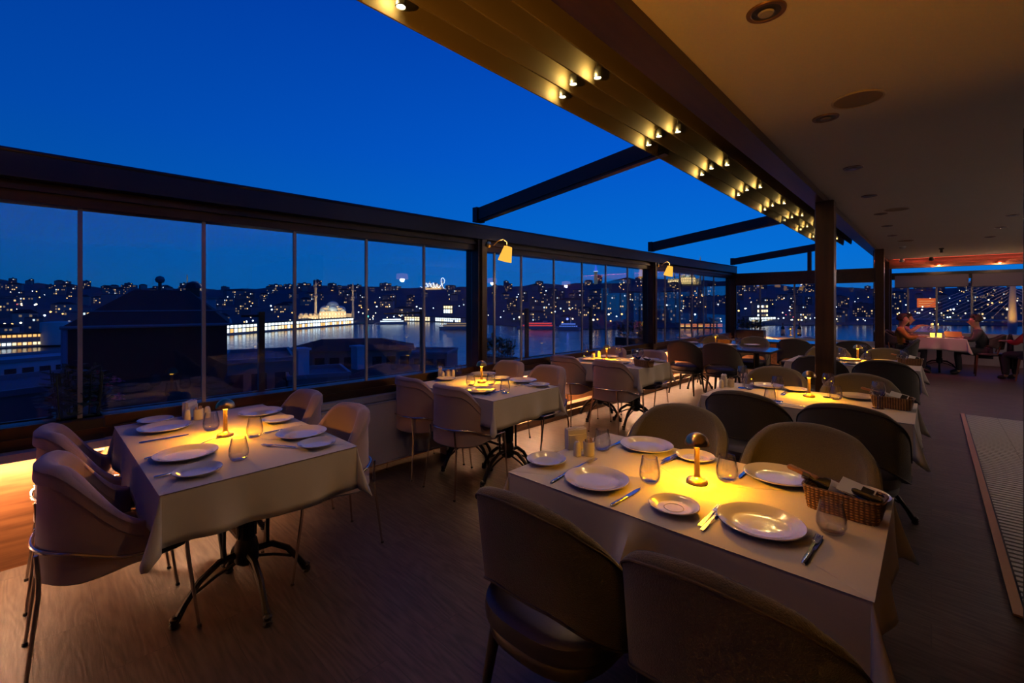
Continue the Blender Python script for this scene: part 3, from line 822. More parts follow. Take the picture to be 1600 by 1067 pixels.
wine = lathe_proto('wine_glass', 'glass', M['glassw'], [(.0, .0), (.036, .0), (.036, .002), (.008, .006), (.0045, .012), (.004, .075), (.008, .082), (.028, .095), (.041, .12), (.043, .14), (.038, .17), (.033, .19), (.0315, .19), (.0365, .17), (.0415, .14), (.0395, .121), (.027, .098), (.0, .086)], 32)
def make_knife():
    t = thing('table_knife', '', 'knife')
    mb = MB(); L = []
    for x, w, h in ((0, .005, .004), (.01, .0075, .006), (.06, .007, .0055), (.105, .0055, .005)): L.append([(x, w*math.cos(2*PI*j/10), .0045+h*.6*math.sin(2*PI*j/10)) for j in range(10)])
    mb.loft(L, True, True); mb.build('handle', M['steel'], t, True)
    mb = MB(); top = [(.105, -.005), (.115, -.008), (.17, -.009), (.20, -.006), (.22, .003)]; bo = [(.105, .005), (.115, .006), (.17, .007), (.20, .006), (.22, .004)]
    mb.loft([[(a[0], a[1], .003), (b[0], b[1], .0045), (b[0], b[1], .0055), (a[0], a[1], .004)] for a, b in zip(top, bo)], True, True)
    mb.build('blade', M['steel'], t); return t
def make_fork():
    t = thing('table_fork', '', 'fork')
    mb = MB(); L = []
    for x, w, z in ((0, .006, .003), (.03, .0065, .004), (.09, .0035, .007), (.125, .0035, .008), (.14, .009, .005), (.155, .0115, .004)): L.append([(x, -w, z), (x, w, z), (x, w, z+.002), (x, -w, z+.002)])
    mb.loft(L, True, True); mb.build('handle', M['steel'], t)
    mb = MB()
    for k in range(4):
        y = -.0095+.0063*k; mb.loft([[(x, y-w, z), (x, y+w, z), (x, y+w, z+.0018), (x, y-w, z+.0018)] for x, w, z in ((.154, .0022, .004), (.175, .0016, .003), (.20, .0008, .006))], True, True)
    mb.build('tines', M['steel'], t); return t
def make_nap():
    t = thing('napkin_holder', '', 'napkin holder')
    mb = MB()
    for x in (-.022, .019): mb.box(x, x+.003, -.05, .05, .004, .075)
    mb.box(-.022, .022, -.05, .05, 0, .004); mb.build('stand', M['ceramic'], t)
    mb = MB()
    for k in range(6): mb.box(-.017+.006*k, -.0125+.006*k, -.055, .055-.004*(k % 2), .005, .105-.003*(k % 3))
    mb.build('napkins', M['paper'], t); return t
def make_shaker():
    t = thing('salt_shaker', '', 'shaker')
    mb = MB(); mb.lathe([(0, 0), (.018, 0), (.019, .01), (.018, .045), (.015, .062), (.010, .070), (0, .073)], 20); mb.build('body', M['ceramic'], t, True)
    mb = MB(); mb.lathe([(0, .0735), (.003, .074), (0, .0745)], 8); mb.build('holes', M['black'], t); return t
def make_pot():
    t = thing('sugar_pot', '', 'pot')
    mb = MB(); mb.lathe([(0, 0), (.024, 0), (.027, .004), (.027, .066), (.025, .068), (.024, .064), (.023, .03), (0, .03)], 24); mb.build('cup', M['ceramic'], t, True)
    mb = MB(); rr = random.Random(3)
    for k in range(7):
        a = rr.random()*6.3; mb.path([(.010*math.cos(a), .010*math.sin(a), .032), (.017*math.cos(a), .017*math.sin(a), .078+.01*rr.random())], .0035, 5)
    mb.build('sachets', mat('sachet_paper', (.45, .30, .22), .8), t); return t
knife, fork, nap, shaker, pot = Proto(make_knife), Proto(make_fork), Proto(make_nap), Proto(make_shaker), Proto(make_pot)
TT = .7535
def put(pr, px, py, lab, group=None, rz=0, h=TT, scale=None, lift=0):
    p = G(px, py, h); p.z += lift; return pr(p, rz, lab, group, scale)
def cut(pr, a, b, lab, group='cutlery', h=TT):
    """a = handle end, b = tip"""
    A, B = G(*a, h), G(*b, h); d = B-A
    return pr(A, math.atan2(d.y, d.x), lab, group)
gp, gs, gg = 'dinner plates', 'side plates', 'tumblers'
# -- front window table
n = 'on the front window table'
put(tlamp, 352, 681, 'brass mushroom lamp glowing '+n, 'mushroom table lamps')
for px, py, pr, w in ((258, 671, big, 'far left corner'), (291, 713, big, 'near left side'), (407, 647, big, 'far right side by the window'), (471, 680, big, 'right side by the aisle'),
                      (243, 660, small, 'behind the far left dinner plate'), (309, 740, small, 'nearest the camera'), (434, 659, small, 'between the two right dinner plates'), (495, 697, small, 'near right corner')):
    put(pr, px, py, ('white dinner plate ' if pr is big else 'white side plate ')+n+', '+w, gp if pr is big else gs)
for px, py, w in ((330, 672, 'left of the lamp'), (373, 718, 'in front of the lamp'), (398, 682, 'right of the lamp')): put(tum, px, py, 'clear stemless tumbler '+n+', '+w, gg)
put(nap, 297, 651, 'white napkin holder by the window '+n, rz=.9); put(shaker, 293, 657, 'white salt shaker '+n+', left of the pot'); put(pot, 310, 655, 'white pot of sachets '+n); put(shaker, 324, 652, 'white pepper shaker '+n+', right of the pot')
cut(knife, (217, 693), (300, 679), 'dark knife beside the far left dinner plate '+n); cut(knife, (225, 718), (275, 707), 'knife left of the near dinner plate '+n)
cut(knife, (240, 747), (292, 735), 'knife beside the nearest side plate '+n); cut(fork, (302, 699), (322, 692), 'fork behind the near left dinner plate '+n)
cut(knife, (411, 678), (471, 666), 'knife between the right-hand plates '+n); cut(fork, (462, 700), (436, 698), 'fork left of the near right side plate '+n)
# -- front right table
n = 'on the front right table'
put(tlamp, 1089, 754, 'brass mushroom lamp glowing '+n+', largest lamp', 'mushroom table lamps')
for px, py, pr, w in ((932, 754, big, 'left side nearest the camera'), (1010, 700, big, 'left side by the far chair'), (1216, 748, big, 'right side by the far chair'), (1188, 822, big, 'right of the two forks'), (854, 723, small, 'far left corner'), (1345, 778, small, 'behind the wicker basket')):
    put(pr, px, py, ('white dinner plate ' if pr is big else 'white side plate ')+n+', '+w, gp if pr is big else gs)
put(sauc, 1053, 796, 'white saucer with a ringed centre '+n+', in front of the lamp', 'saucers'); put(sauc, 1086, 718, 'white saucer with a ringed centre '+n+', behind the lamp', 'saucers')
for px, py, w in ((941, 703, 'beside the sachet pot'), (1015, 753, 'left of the lamp'), (1136, 750, 'right of the lamp'), (1299, 832, 'in front of the basket')): put(tum, px, py, 'clear stemless tumbler '+n+', '+w, gg)
put(nap, 900, 700, 'cream napkin holder '+n, rz=-.45); put(shaker, 902, 712, 'cream salt shaker '+n); put(pot, 920, 711, 'cream pot with sachets '+n)
cut(knife, (861, 755), (898, 733), 'knife left of the left dinner plate '+n); cut(knife, (955, 791), (1003, 763), 'knife right of the left dinner plate '+n)
cut(fork, (893, 736), (912, 727), 'fork tucked behind the left dinner plate '+n)
cut(knife, (944, 703), (972, 690), 'knife with blue sheen beside the pot '+n); cut(fork, (1066, 707), (1036, 722), 'fork between far plate and saucer '+n); cut(knife, (1070, 710), (1046, 720), 'knife between far plate and saucer '+n)
cut(fork, (1093, 823), (1131, 787), 'left one of two parallel forks '+n); cut(fork, (1096, 830), (1138, 789), 'right one of two parallel forks '+n)
cut(knife, (1255, 883), (1284, 838), 'short knife at the near right edge '+n); cut(fork, (1256, 879), (1274, 849), 'fork lying on the short knife '+n); cut(knife, (1177, 727), (1154, 748), 'knife with blue blade left of the far right plate '+n)

def make_basket():
    t = thing('bread_basket', '', 'basket')
    mb = MB(); hx, hy, H = .115, .062, .075
    def rr(z, s):
        pts = []
        for k in range(48):
            a = 2*PI*k/48; c, s_ = math.cos(a), math.sin(a)
            pts.append(((hx*s)*math.copysign(abs(c)**.35, c), (hy*s)*math.copysign(abs(s_)**.35, s_), z))
        return pts
    L = []
    for i in range(13):
        z = H*i/12; s = .88+.12*i/12
        base = rr(z, s); L.append([(x*(1+.03*((k+i) % 2)), y*(1+.055*((k+i) % 2)), z) for k, (x, y, z) in enumerate(base)])
    L += [rr(H, .95), rr(.01, .84)]
    mb.loft(L, True, True); mb.build('woven_body', M['wicker'], t, True)
    mb = MB(); mb.path(rr(H+.004, 1.01), .006, 6, closed=True); mb.build('rim', M['wicker'], t, True)
    return t
basket = Proto(make_basket)
def rotbox(name, m, parent, c, size, rx=0, ry=0, rz=0, b=.002):
    mb = MB(); mb.bbox(-size[0]/2, size[0]/2, -size[1]/2, size[1]/2, -size[2]/2, size[2]/2, b); o = mb.build(name, m, parent); o.location = c; o.rotation_euler = (rx, ry, rz); return o
def fill_basket(p, n, rz, full=True):
    """what sticks out of the basket: a small bottle, a wooden-handled mill and folded cards"""
    ca, sa = math.cos(rz), math.sin(rz)
    def W(x, y, z): return (p.x+x*ca-y*sa, p.y+x*sa+y*ca, p.z+z)
    t = thing('sauce_bottle', 'small dark bottle lying in the wicker basket '+n, 'bottle', W(-.035, .0, .075)); t.rotation_euler = (0, -1.25, rz+.25)
    mb = MB(); mb.lathe([(0, -.06), (.025, -.058), (.027, -.05), (.027, .025), (.012, .048), (.010, .075), (0, .076)], 20); mb.build('glass_body', M['bottle'], t, True)
    mb = MB(); mb.lathe([(0, .096), (.0125, .095), (.0125, .074), (.0104, .072)], 16); mb.build('cap', M['steel'], t, True)
    mb = MB(); mb.lathe([(.0274, -.035), (.0276, -.034), (.0276, .01), (.0274, .011)], 20); mb.build('label', M['paper'], t, True)
    t = thing('bread_knife', 'wooden-handled knife sticking out of the basket '+n, 'knife', W(-.075, -.01, .098)); t.rotation_euler = (0, -.18, rz+PI-.12)
    mb = MB(); mb.bbox(0, .105, -.012, .012, -.008, .008, .004); h = mb.build('wooden_handle', M['hwood'], t)
    mb = MB(); mb.lathe([(0, .0), (.0025, 0), (.0025, .0012), (0, .0014)], 8, (.02, 0, .008)); mb.lathe([(0, .0), (.0025, 0), (.0025, .0012), (0, .0014)], 8, (.07, 0, .008)); mb.build('rivets', M['steel'], h)
    mb = MB(); mb.bbox(-.12, 0, -.012, .008, -.001, .001, .0008); mb.build('blade', M['steel'], t)
    t = thing('menu_card', 'white folded card leaning in the basket '+n, 'card', W(.035, .008, .088)); t.rotation_euler = (.35, .22, rz)
    mb = MB(); mb.box(-.05, .05, -.038, .038, -.002, .002); mb.build('card_sheet', M['paper'], t)
    mb = MB(); mb.box(.012, .045, -.030, .030, .0022, .003); mb.build('dark_band', M['black'], t)
    if full:
        t = thing('napkin_roll', 'black folded napkin at the right end of the basket '+n, 'napkin', W(.075, -.022, .085)); t.rotation_euler = (-.5, .15, rz)
        mb = MB(); mb.bbox(-.045, .04, -.03, .03, -.008, .008, .004); mb.build('folded_cloth', M['black'], t)
pB = G(1318, 800, TT)
basket(pB, -.10, 'oblong wicker basket filled with bottle and cards on the front right table'); fill_basket(pB, 'on the front right table', -.10)
# -- second right-hand table
n = 'on the second right-hand table'
put(tlamp, 1264, 620, 'brass mushroom lamp glowing '+n, 'mushroom table lamps')
for px, py, pr, w in ((1198, 605, big, 'left of the lamp'), (1339, 622, big, 'right of the lamp'), (1244, 611, small, 'beside the lamp')):
    put(pr, px, py, ('white dinner plate ' if pr is big else 'white side plate ')+n+', '+w, gp if pr is big else gs)
for px, py, w in ((1215, 627, 'left of the lamp'), (1294, 621, 'right of the lamp'), (1372, 638, 'by the basket'), (1160, 606, 'by the sugar pot')): put(wine, px, py, 'stemmed wine glass '+n+', '+w, 'wine glasses')
for px, py, w in ((1203, 630, 'near left edge'), (1306, 624, 'beside the right wine glass'), (1170, 608, 'near the sachet pot')): put(tum, px, py, 'clear stemless tumbler '+n+', '+w, gg)
put(nap, 1131, 603, 'white napkin holder '+n, rz=.2); put(pot, 1142, 604, 'white sachet pot '+n); put(shaker, 1127, 606, 'white salt shaker '+n)
cut(knife, (1229, 611), (1219, 618), 'knife between plate and saucer '+n); cut(fork, (1232, 613), (1222, 619), 'fork between plate and saucer '+n); cut(fork, (1258, 636), (1240, 634), 'fork in front of the lamp '+n)
pB = G(1394, 637, TT); basket(pB, -.1, 'oblong wicker basket '+n); fill_basket(pB, n, -.1, False)
# -- third right-hand table
n = 'on the third right-hand table'
put(tlamp, 1340, 563.5, 'brass mushroom lamp '+n+', beyond the brown post', 'mushroom table lamps')
for px, py, w in ((1316, 568, 'left of the lamp'), (1349, 561, 'right of the lamp'), (1413, 573, 'by the basket')): put(wine, px, py, 'stemmed wine glass '+n+', '+w, 'wine glasses')
for px, py, w in ((1306, 566, 'left end'), (1356, 562, 'beside the right wine glass')): put(tum, px, py, 'clear stemless tumbler '+n+', '+w, gg)
for px, py, pr, w in ((1325, 563, big, 'left of the lamp'), (1385, 566, big, 'right of the lamp'), (1333, 569, small, 'in front of the lamp')):
    put(pr, px, py, ('white dinner plate ' if pr is big else 'white side plate ')+n+', '+w, gp if pr is big else gs)
pB = G(1422, 570, TT); basket(pB, -.1, 'oblong wicker basket '+n); fill_basket(pB, n, -.1, False)
# -- second window table
n = 'on the second window table'
put(tlamp, 752.5, 598, 'brass mushroom lamp glowing '+n, 'mushroom table lamps')
for px, py, pr, w in ((755, 586.5, big, 'behind the lamp'), (817, 596.5, big, 'right side by the far chair'), (751, 612, big, 'in front of the lamp'), (843, 603.5, small, 'near right corner'), (782, 593, small, 'right of the lamp'), (697, 594, small, 'left end by the shakers')):
    put(pr, px, py, ('white dinner plate ' if pr is big else 'white side plate ')+n+', '+w, gp if pr is big else gs)
for px, py, w in ((735.5, 602, 'left of the lamp'), (789, 614, 'nearest the aisle'), (767, 601, 'right of the lamp'), (716, 585, 'by the window')): put(tum, px, py, 'clear stemless tumbler '+n+', '+w, gg)
put(nap, 688, 589, 'white napkin holder '+n, rz=.9); put(shaker, 692, 591.5, 'white salt shaker '+n+', left of the pot'); put(pot, 700, 590, 'white pot of sachets '+n); put(shaker, 708, 588.5, 'white pepper shaker '+n+', right of the pot')
cut(knife, (765, 616), (783, 611), 'knife beside the near dinner plate '+n); cut(fork, (757, 618), (768, 613), 'fork at the near edge '+n); cut(fork, (829, 604), (815, 602), 'fork left of the corner side plate '+n); cut(knife, (826, 600), (812, 603), 'knife left of the corner side plate '+n)
# -- third window table
n = 'on the third window table'
put(tlamp, 948, 563, 'brass mushroom lamp glowing '+n, 'mushroom table lamps')
def make_carafe():
    mb = MB(); mb.lathe([(0, 0), (.042, 0), (.05, .02), (.05, .09), (.028, .14), (.024, .17), (.034, .20), (.0325, .20), (.0225, .17), (.0265, .14), (.0485, .09), (.0485, .02), (.04, .006), (0, .006)], 28)
    o = mb.build('carafe', M['glassw'], None, True); o['category'] = 'carafe'; return o
carafe = Proto(make_carafe)
put(carafe, 915, 559, 'clear glass carafe '+n)
for px, py, w in ((966, 562, 'right of the lamp'), (992, 570, 'left one of two by the basket'), (1000, 569, 'right one of two by the basket')): put(wine, px, py, 'stemmed wine glass '+n+', '+w, 'wine glasses')
for px, py, pr, w in ((925, 563, big, 'left side by the near chair'), (974, 568, small, 'in front of the lamp'), (1030, 566, small, 'near right corner'), (951, 558.5, big, 'behind the lamp'), (1015, 563.5, big, 'right side by the far chair')):
    put(pr, px, py, ('white dinner plate ' if pr is big else 'white side plate ')+n+', '+w, gp if pr is big else gs)
put(nap, 934, 560, 'white napkin holder '+n, rz=.9); put(pot, 927, 561, 'white sachet pot '+n)
pB = G(1006, 572.5, TT); basket(pB, -.25, 'oblong wicker basket '+n); fill_basket(pB, n, -.25, True)
# -- corner table
n = 'on the bare corner table'; HT = .7465
put(tlamp, 1118, 540, 'brass mushroom lamp glowing '+n, 'mushroom table lamps', h=HT)
for px, py, w in ((1064, 534, 'left end'), (1090, 537, 'left of the lamp'), (1153, 546, 'right front')): put(wine, px, py, 'stemmed wine glass '+n+', '+w, 'wine glasses', h=HT)
for px, py, pr, w in ((1080, 536, big, 'left end'), (1175, 540, big, 'right end'), (1143, 540, big, 'middle')): put(pr, px, py, 'white dinner plate '+n+', '+w, gp, h=HT)
pB = G(1132, 537.5, HT); basket(pB, 0, 'small wicker bread basket '+n)
t = thing('bread_roll', 'pale bread in the basket '+n, 'bread', (pB.x, pB.y, pB.z+.012))
mb = MB(); mb.lathe([(0, 0), (.045, .01), (.05, .04), (.035, .065), (0, .075)], 16, sx=1.7); mb.build('loaf', mat('bread_crust', (.50, .30, .12), .8, noise=.3), t, True)
# -- end table
n = 'on the end table'
put(tlamp, 1235, 524.5, 'brass mushroom lamp '+n+', between bottles', 'mushroom table lamps', h=HT)
def make_bottle():
    t = thing('wine_bottle', '', 'bottle')
    mb = MB(); mb.lathe([(0, 0), (.037, 0), (.038, .006), (.038, .19), (.014, .235), (.013, .295), (.0, .296)], 24); mb.build('glass_body', M['bottle'], t, True)
    mb = MB(); mb.lathe([(.0384, .05), (.0386, .051), (.0386, .15), (.0384, .151)], 24); mb.build('label', M['paper'], t, True)
    mb = MB(); mb.lathe([(.0134, .25), (.0145, .251), (.0145, .298), (0, .30)], 14); mb.build('capsule', M['red'] if False else mat('capsule_red', (.12, .02, .02), .4), t, True); return t
bott = Proto(make_bottle)
put(bott, 1223, 525, 'dark wine bottle left of the lamp '+n, 'bottles', h=HT); put(bott, 1249, 525, 'dark wine bottle right of the lamp '+n, 'bottles', h=HT)
put(tum, 1226, 527, 'clear tumbler beside the left bottle '+n, gg, h=HT); put(big, 1262, 528, 'white dinner plate '+n, gp, h=HT); put(wine, 1190, 524, 'stemmed wine glass at the left end '+n, 'wine glasses', h=HT)

# -- wall lamps
def make_sconce():
    t = thing('wall_lamp', '', 'lamp')
    mb = MB(); mb.lathe([(0, -.0), (.035, 0), (.035, .012), (.02, .02), (0, .022)], 20); o = mb.build('wall_plate', M['brass'], t, True); o.rotation_euler = (0, PI/2, 0); o.location = (0, 0, .06)
    mb = MB(); mb.path([(.02, 0, .06), (.06, .02, .05), (.09, .06, .10), (.12, .11, .12), (.14, .15, .09), (.14, .155, .04)], .006, 8); mb.build('bent_arm', M['brass'], t, True)
    sh = MB(); sh.lathe([(.045, .04), (.078, -.125), (.0765, -.125), (.0435, .039), (.012, .042), (.012, .039), (.0435, .037)], 32); o = sh.build('cone_shade', M['shade'], t, True); o.location = (.14, .155, 0); o.rotation_euler = (-.15, .18, 0)
    mb = MB(); mb.lathe([(0, .02), (.018, .0), (.028, -.05), (.02, -.075), (0, -.085)], 16); b = mb.build('bulb', M['shadein'], t, True); b.location = (.14, .155, 0)
    l = bpy.data.lights.new('bulb_light', 'SPOT'); l.energy = 6; l.color = (1, .62, .25); l.spot_size = math.radians(150); l.spot_blend = .8; l.shadow_soft_size = .03
    o = bpy.data.objects.new('bulb_light', l); C.objects.link(o); o.parent = t; o.location = (.14, .155, -.135)
    l = bpy.data.lights.new('top_light', 'POINT'); l.energy = .35; l.color = (1, .62, .3); l.shadow_soft_size = .02
    o = bpy.data.objects.new('top_light', l); C.objects.link(o); o.parent = t; o.location = (.13, .12, .075)
    return t
sconce = Proto(make_sconce)
sconce((WALLX(3.36)+.126, 3.42, 2.08), 0, 'glowing cone wall lamp on the nearer window post', 'wall lamps on the window posts')
sconce((WALLX(7.29)+.126, 7.35, 2.09), 0, 'glowing cone wall lamp on the further window post', 'wall lamps on the window posts')

# -- far table with diners
make_table('dining_table', 'wooden-legged far table under a pink-lit cloth with diners', -.27, .53, 13.0, 14.2, peds=(-.0,))
make_cloth('tablecloth', 'pink-lit cloth on the far table where people sit', -.27, .53, 13.0, 14.2, seed=9, d=.25)
n = 'on the far table with diners'
def make_candle():
    t = thing('candle_glass', '', 'candle')
    mb = MB(); mb.lathe([(0, 0), (.035, 0), (.04, .09), (.037, .09), (.032, .006), (0, .006)], 20); mb.build('glass_holder', glow('candle_glow', (1, .62, .08), 2.2), t, True)
    mb = MB(); mb.lathe([(0, .02), (.01, .022), (.008, .045), (0, .06)], 10); mb.build('flame', M['lamp'], t, True)
    l = bpy.data.lights.new('candle_light', 'POINT'); l.energy = .8; l.color = (1, .55, .12); l.shadow_soft_size = .03
    o = bpy.data.objects.new('candle_light', l); C.objects.link(o); o.parent = t; o.location = (0, 0, .13); return t
cand = Proto(make_candle)
cand((.02, 13.35, .754), 0, 'glowing yellow candle glass, left one of two '+n, 'candle glasses'); cand((.13, 13.36, .754), 0, 'glowing yellow candle glass, right one of two '+n, 'candle glasses')
big((-.08, 13.6, .754), 0, 'white plate '+n+', left', gp); big((.35, 13.4, .754), 0, 'white plate '+n+', right', gp)
wine((.25, 13.75, .754), 0, 'wine glass '+n+', right of the candles', 'wine glasses'); wine((-.02, 13.95, .754), 0, 'wine glass '+n+', by the window', 'wine glasses')
t = thing('menu_stand', 'tan upright menu on the far table with diners', 'menu', (.34, 13.5, .754)); t.rotation_euler = (0, 0, .3)
mb = MB(); mb.add([(-.14, -.04, 0), (.14, -.04, 0), (.14, 0, .13), (-.14, 0, .13), (-.14, .04, 0), (.14, .04, 0), (.14, .004, .13), (-.14, .004, .13)], [(0,1,2,3),(5,4,7,6),(0,3,7,4),(1,5,6,2),(3,2,6,7),(0,4,5,1)]); mb.build('folded_sheet', mat('tan_card', (.55, .30, .10), .7), t)
pot((.19, 13.2, .754), 0, 'dark pot between the candles '+n)
wc = Proto(lambda: (lambda t: t)(make_wchair()))
def make_wchair():
    t = thing('wooden_chair', '', 'chair')
    rw = wood('reddish_chair_wood', (.10, .035, .02), (.17, .06, .03), .45, 'Z')
    seat_mesh(.22, -.22, .23, .43, .475, 3).build('seat', M['navy'], t, True)
    plan = superplan(.23, .21, .02, 2.6)
    mb = MB(); shell(mb, plan, lambda u: .86-.10*smooth(.4, 1, abs(u-.5)*2), lambda u: .56+.05*smooth(.5, 1, abs(u-.5)*2), .03, 40, lean=.12); mb.build('backrest', M['tweed_dark_shaded'], t, True)
    for sx in (-1, 1):
        for a, b in ((-.16, -.21), (.17, .2)):
            mb = MB(); mb.path([(sx*.15, a, .44), (sx*.2, b, .001)], [.02, .012], 8); mb.build('leg', rw, t, True)
        mb = MB(); mb.path([(sx*.2, -.10, .44), (sx*.222, -.14, .62)], .012, 8); mb.build('back_support', rw, t, True)
    return t
n = 'reddish wooden chair '
for x, y, rz, lab in ((-.56, 13.2, -PI/2, 'with the person in yellow, left of the far table'), (-.56, 13.85, -PI/2, 'with the person in the pale top, left of the far table'), (.86, 13.35, PI/2, 'with the person in dark clothes, right of the far table'), (1.46, 12.86, .9, 'with the person in red at the right picture edge')):
    wc((x, y, 0), rz, n+lab, 'wooden chairs in the far room')

# ---- seated people
def person(label, loc, rz, skin, hairc, top, legsc, lean=.06, hands=((.14, .42, .78), (-.14, .42, .78)), head=(0, .07), long_hair=False):
    t = thing('person', label, 'person', loc, rz)
    ms = mat('skin', skin, .6)
    V = []; E = []; R = []
    def add(p, r, par=None):
        V.append(p); R.append(r)
        if par is not None: E.append((par, len(V)-1))
        return len(V)-1
    pel = add((0, 0, .52), .115); w = add((0, lean*.3, .66), .105, pel); che = add((0, lean, .84), .125, w); nb = add((0, lean+.015, .965), .06, che)
    nk = add((head[0]*.4, lean+.03, 1.03), .05, nb); hd = add((head[0], lean+head[1], 1.11), .075, nk); h2 = add((head[0], lean+head[1]-.01, 1.175), .088, hd); h3 = add((head[0], lean+head[1]-.01, 1.235), .06, h2)
    nose = add((head[0], lean+head[1]+.105, 1.135), .012, hd)
    chin = add((head[0], lean+head[1]+.055, 1.075), .03, hd)
    for i, s in enumerate((1, -1)):
        sh = add((s*.165, lean, .935), .055, che); hx, hy, hz = hands[i]
        el = add((s*.235, (lean+hy)/2-.06, (.93+hz)/2-.10), .038, sh); wr = add((hx, hy-.07, hz), .026, el); pa = add((hx*.98, hy, hz), .03, wr)
        for k in range(4):
            f1 = add((hx*.98+(k-1.5)*.018, hy+.045+.004*(k % 3), hz+.004), .0085, pa); add((hx*.98+(k-1.5)*.019, hy+.075, hz-.014), .0075, f1)
        th = add((hx*.98-s*.034, hy+.012, hz), .0095, pa); add((hx*.98-s*.045, hy+.04, hz-.01), .008, th)
        hip = add((s*.09, .03, .52), .085, pel); kn = add((s*.11, .43, .52), .058, hip); an = add((s*.11, .40, .10), .036, kn); add((s*.115, .54, .035), .032, an)
    me = bpy.data.meshes.new('body'); me.from_pydata(V, E, [])
    b = bpy.data.objects.new('body', me); C.objects.link(b); b.parent = t
    sk = b.modifiers.new('skin', 'SKIN'); sk.use_smooth_shade = True
    for v, r in zip(me.skin_vertices[0].data, R): v.radius = (r, r)
    me.skin_vertices[0].data[0].use_root = True
    b.modifiers.new('sub', 'SUBSURF').levels = 1; b.modifiers['sub'].render_levels = 2
    me.materials.append(ms)
    def garment(name, idx, extra, m):
        mp = {}; vs = []; rs = []
        for i in idx: mp[i] = len(vs); vs.append(V[i]); rs.append(R[i]+extra)
        es = [(mp[a], mp[c]) for a, c in E if a in mp and c in mp]
        g = bpy.data.meshes.new(name); g.from_pydata(vs, es, []); o = bpy.data.objects.new(name, g); C.objects.link(o); o.parent = t
        o.modifiers.new('skin', 'SKIN').use_smooth_shade = True
        for v, r in zip(g.skin_vertices[0].data, rs): v.radius = (r, r)
        g.skin_vertices[0].data[0].use_root = True
        o.modifiers.new('sub', 'SUBSURF').render_levels = 2; g.materials.append(m)
    # index layout: torso 0..3 ; each arm block = 4 + 8 + 2 = 14 ; legs 4
    b0 = 10; arm = 4-1+1
    A = []; Lg = []; Sh = []
    k = 10
    for s in range(2):
        A += [k, k+1, k+2]; k += 4+8+2
        Lg += [k, k+1, k+2]; Sh.append([k+2, k+3]); k += 4
    garment('shirt', [0, 1, 2, 3]+A, .014, top); garment('trousers', [0]+Lg, .012, legsc)
    for q in Sh: garment('shoe', q, .012, M['black'])
    hm = mat('hair', hairc, .7)
    mb = MB(); cx, cy = head[0], lean+head[1]-.018; L = []
    zlo = .98 if long_hair else 1.13
    prof = [(.05, zlo), (.088, zlo+.03), (.100, 1.16), (.099, 1.20), (.086, 1.25), (.055, 1.285), (.0, 1.295)]
    for r, z in prof: L.append([(cx+r*math.cos(2*PI*j/20), cy-.014+r*1.08*math.sin(2*PI*j/20)*(1 if math.sin(2*PI*j/20) < .25 or z > 1.2 else .45), z+.006*math.sin(j*2.3)) for j in range(20)])
    mb.loft(L, True, False); mb.build('hair', hm, t, True)
    for s in (1, -1):
        mb = MB(); mb.lathe([(0, -.008), (.008, 0), (0, .008)], 8, (cx+s*.032, cy+.108, 1.165)); mb.build('eye', M['black'], t, True)
        mb = MB(); mb.lathe([(0, -.022), (.010, -.01), (.013, .01), (0, .022)], 8, (cx+s*.098, cy+.01, 1.15)); mb.build('ear', ms, t, True)
    return t
skin1 = (.30, .17, .11)
drk = mat('dark_cloth_trousers', (.02, .02, .03), .9)
person('person in a yellow top sitting left of the far table, furthest left', (-.54, 13.2, -.03), -PI/2, skin1, (.01, .008, .006), mat('mustard_top', (.26, .14, .02), .9), drk, lean=.03)
person('person in a pale top with dark hair, raising a hand at the far table', (-.54, 13.85, -.03), -PI/2, skin1, (.012, .008, .006), mat('pale_rose_top', (.28, .16, .16), .9), drk, lean=.10, hands=((.10, .42, 1.02), (-.14, .42, .78)), long_hair=True)
person('person in dark clothes with tied-up hair, sitting right of the far table', (.83, 13.35, -.03), PI/2, skin1, (.01, .008, .006), mat('charcoal_top', (.035, .035, .045), .9), drk, lean=.12)
person('person in a red top at the right edge of the picture', (1.46, 12.88, -.03), .9, skin1, (.01, .008, .006), mat('red_top', (.50, .02, .03), .9), drk, lean=.05)
t = thing('coat', 'dark coat hanging from the chair of the person in dark clothes', 'coat', (1.125, 13.35, 0), PI/2)
mb = MB(); L = []
for z, hw, d in ((.86, .16, .02), (.80, .21, .035), (.6, .22, .04), (.4, .24, .05), (.22, .27, .06)):
    L.append([(hw*math.cos(2*PI*j/28), -.03+(d+.012*math.sin(j*1.7)*(1-z))*math.sin(2*PI*j/28), z+.02*math.sin(j*.9)) for j in range(28)])
mb.loft(L, True, True); mb.build('coat_body', mat('coat_wool', (.014, .013, .018), .95), t, True)

t = thing('added_red_spotlight', 'added small ceiling spotlight throwing red light on the far table with diners', 'spotlight', (.15, 12.5, 2.6))  # added source, tints the far cloth and diners red
mb = MB(); mb.lathe([(.04, 0), (.04, -.02), (.022, -.03), (.022, -.09), (.018, -.09), (.0, -.085)], 16); mb.build('housing', M['black'], t, True)
l = bpy.data.lights.new('red_beam', 'SPOT'); l.energy = 85; l.color = (1, .14, .20); l.spot_size = 1.15; l.spot_blend = .6; l.shadow_soft_size = .02
o = bpy.data.objects.new('red_beam', l); C.objects.link(o); o.parent = t; o.location = (0, .0, -.10); o.rotation_euler = (.38, 0, 0)
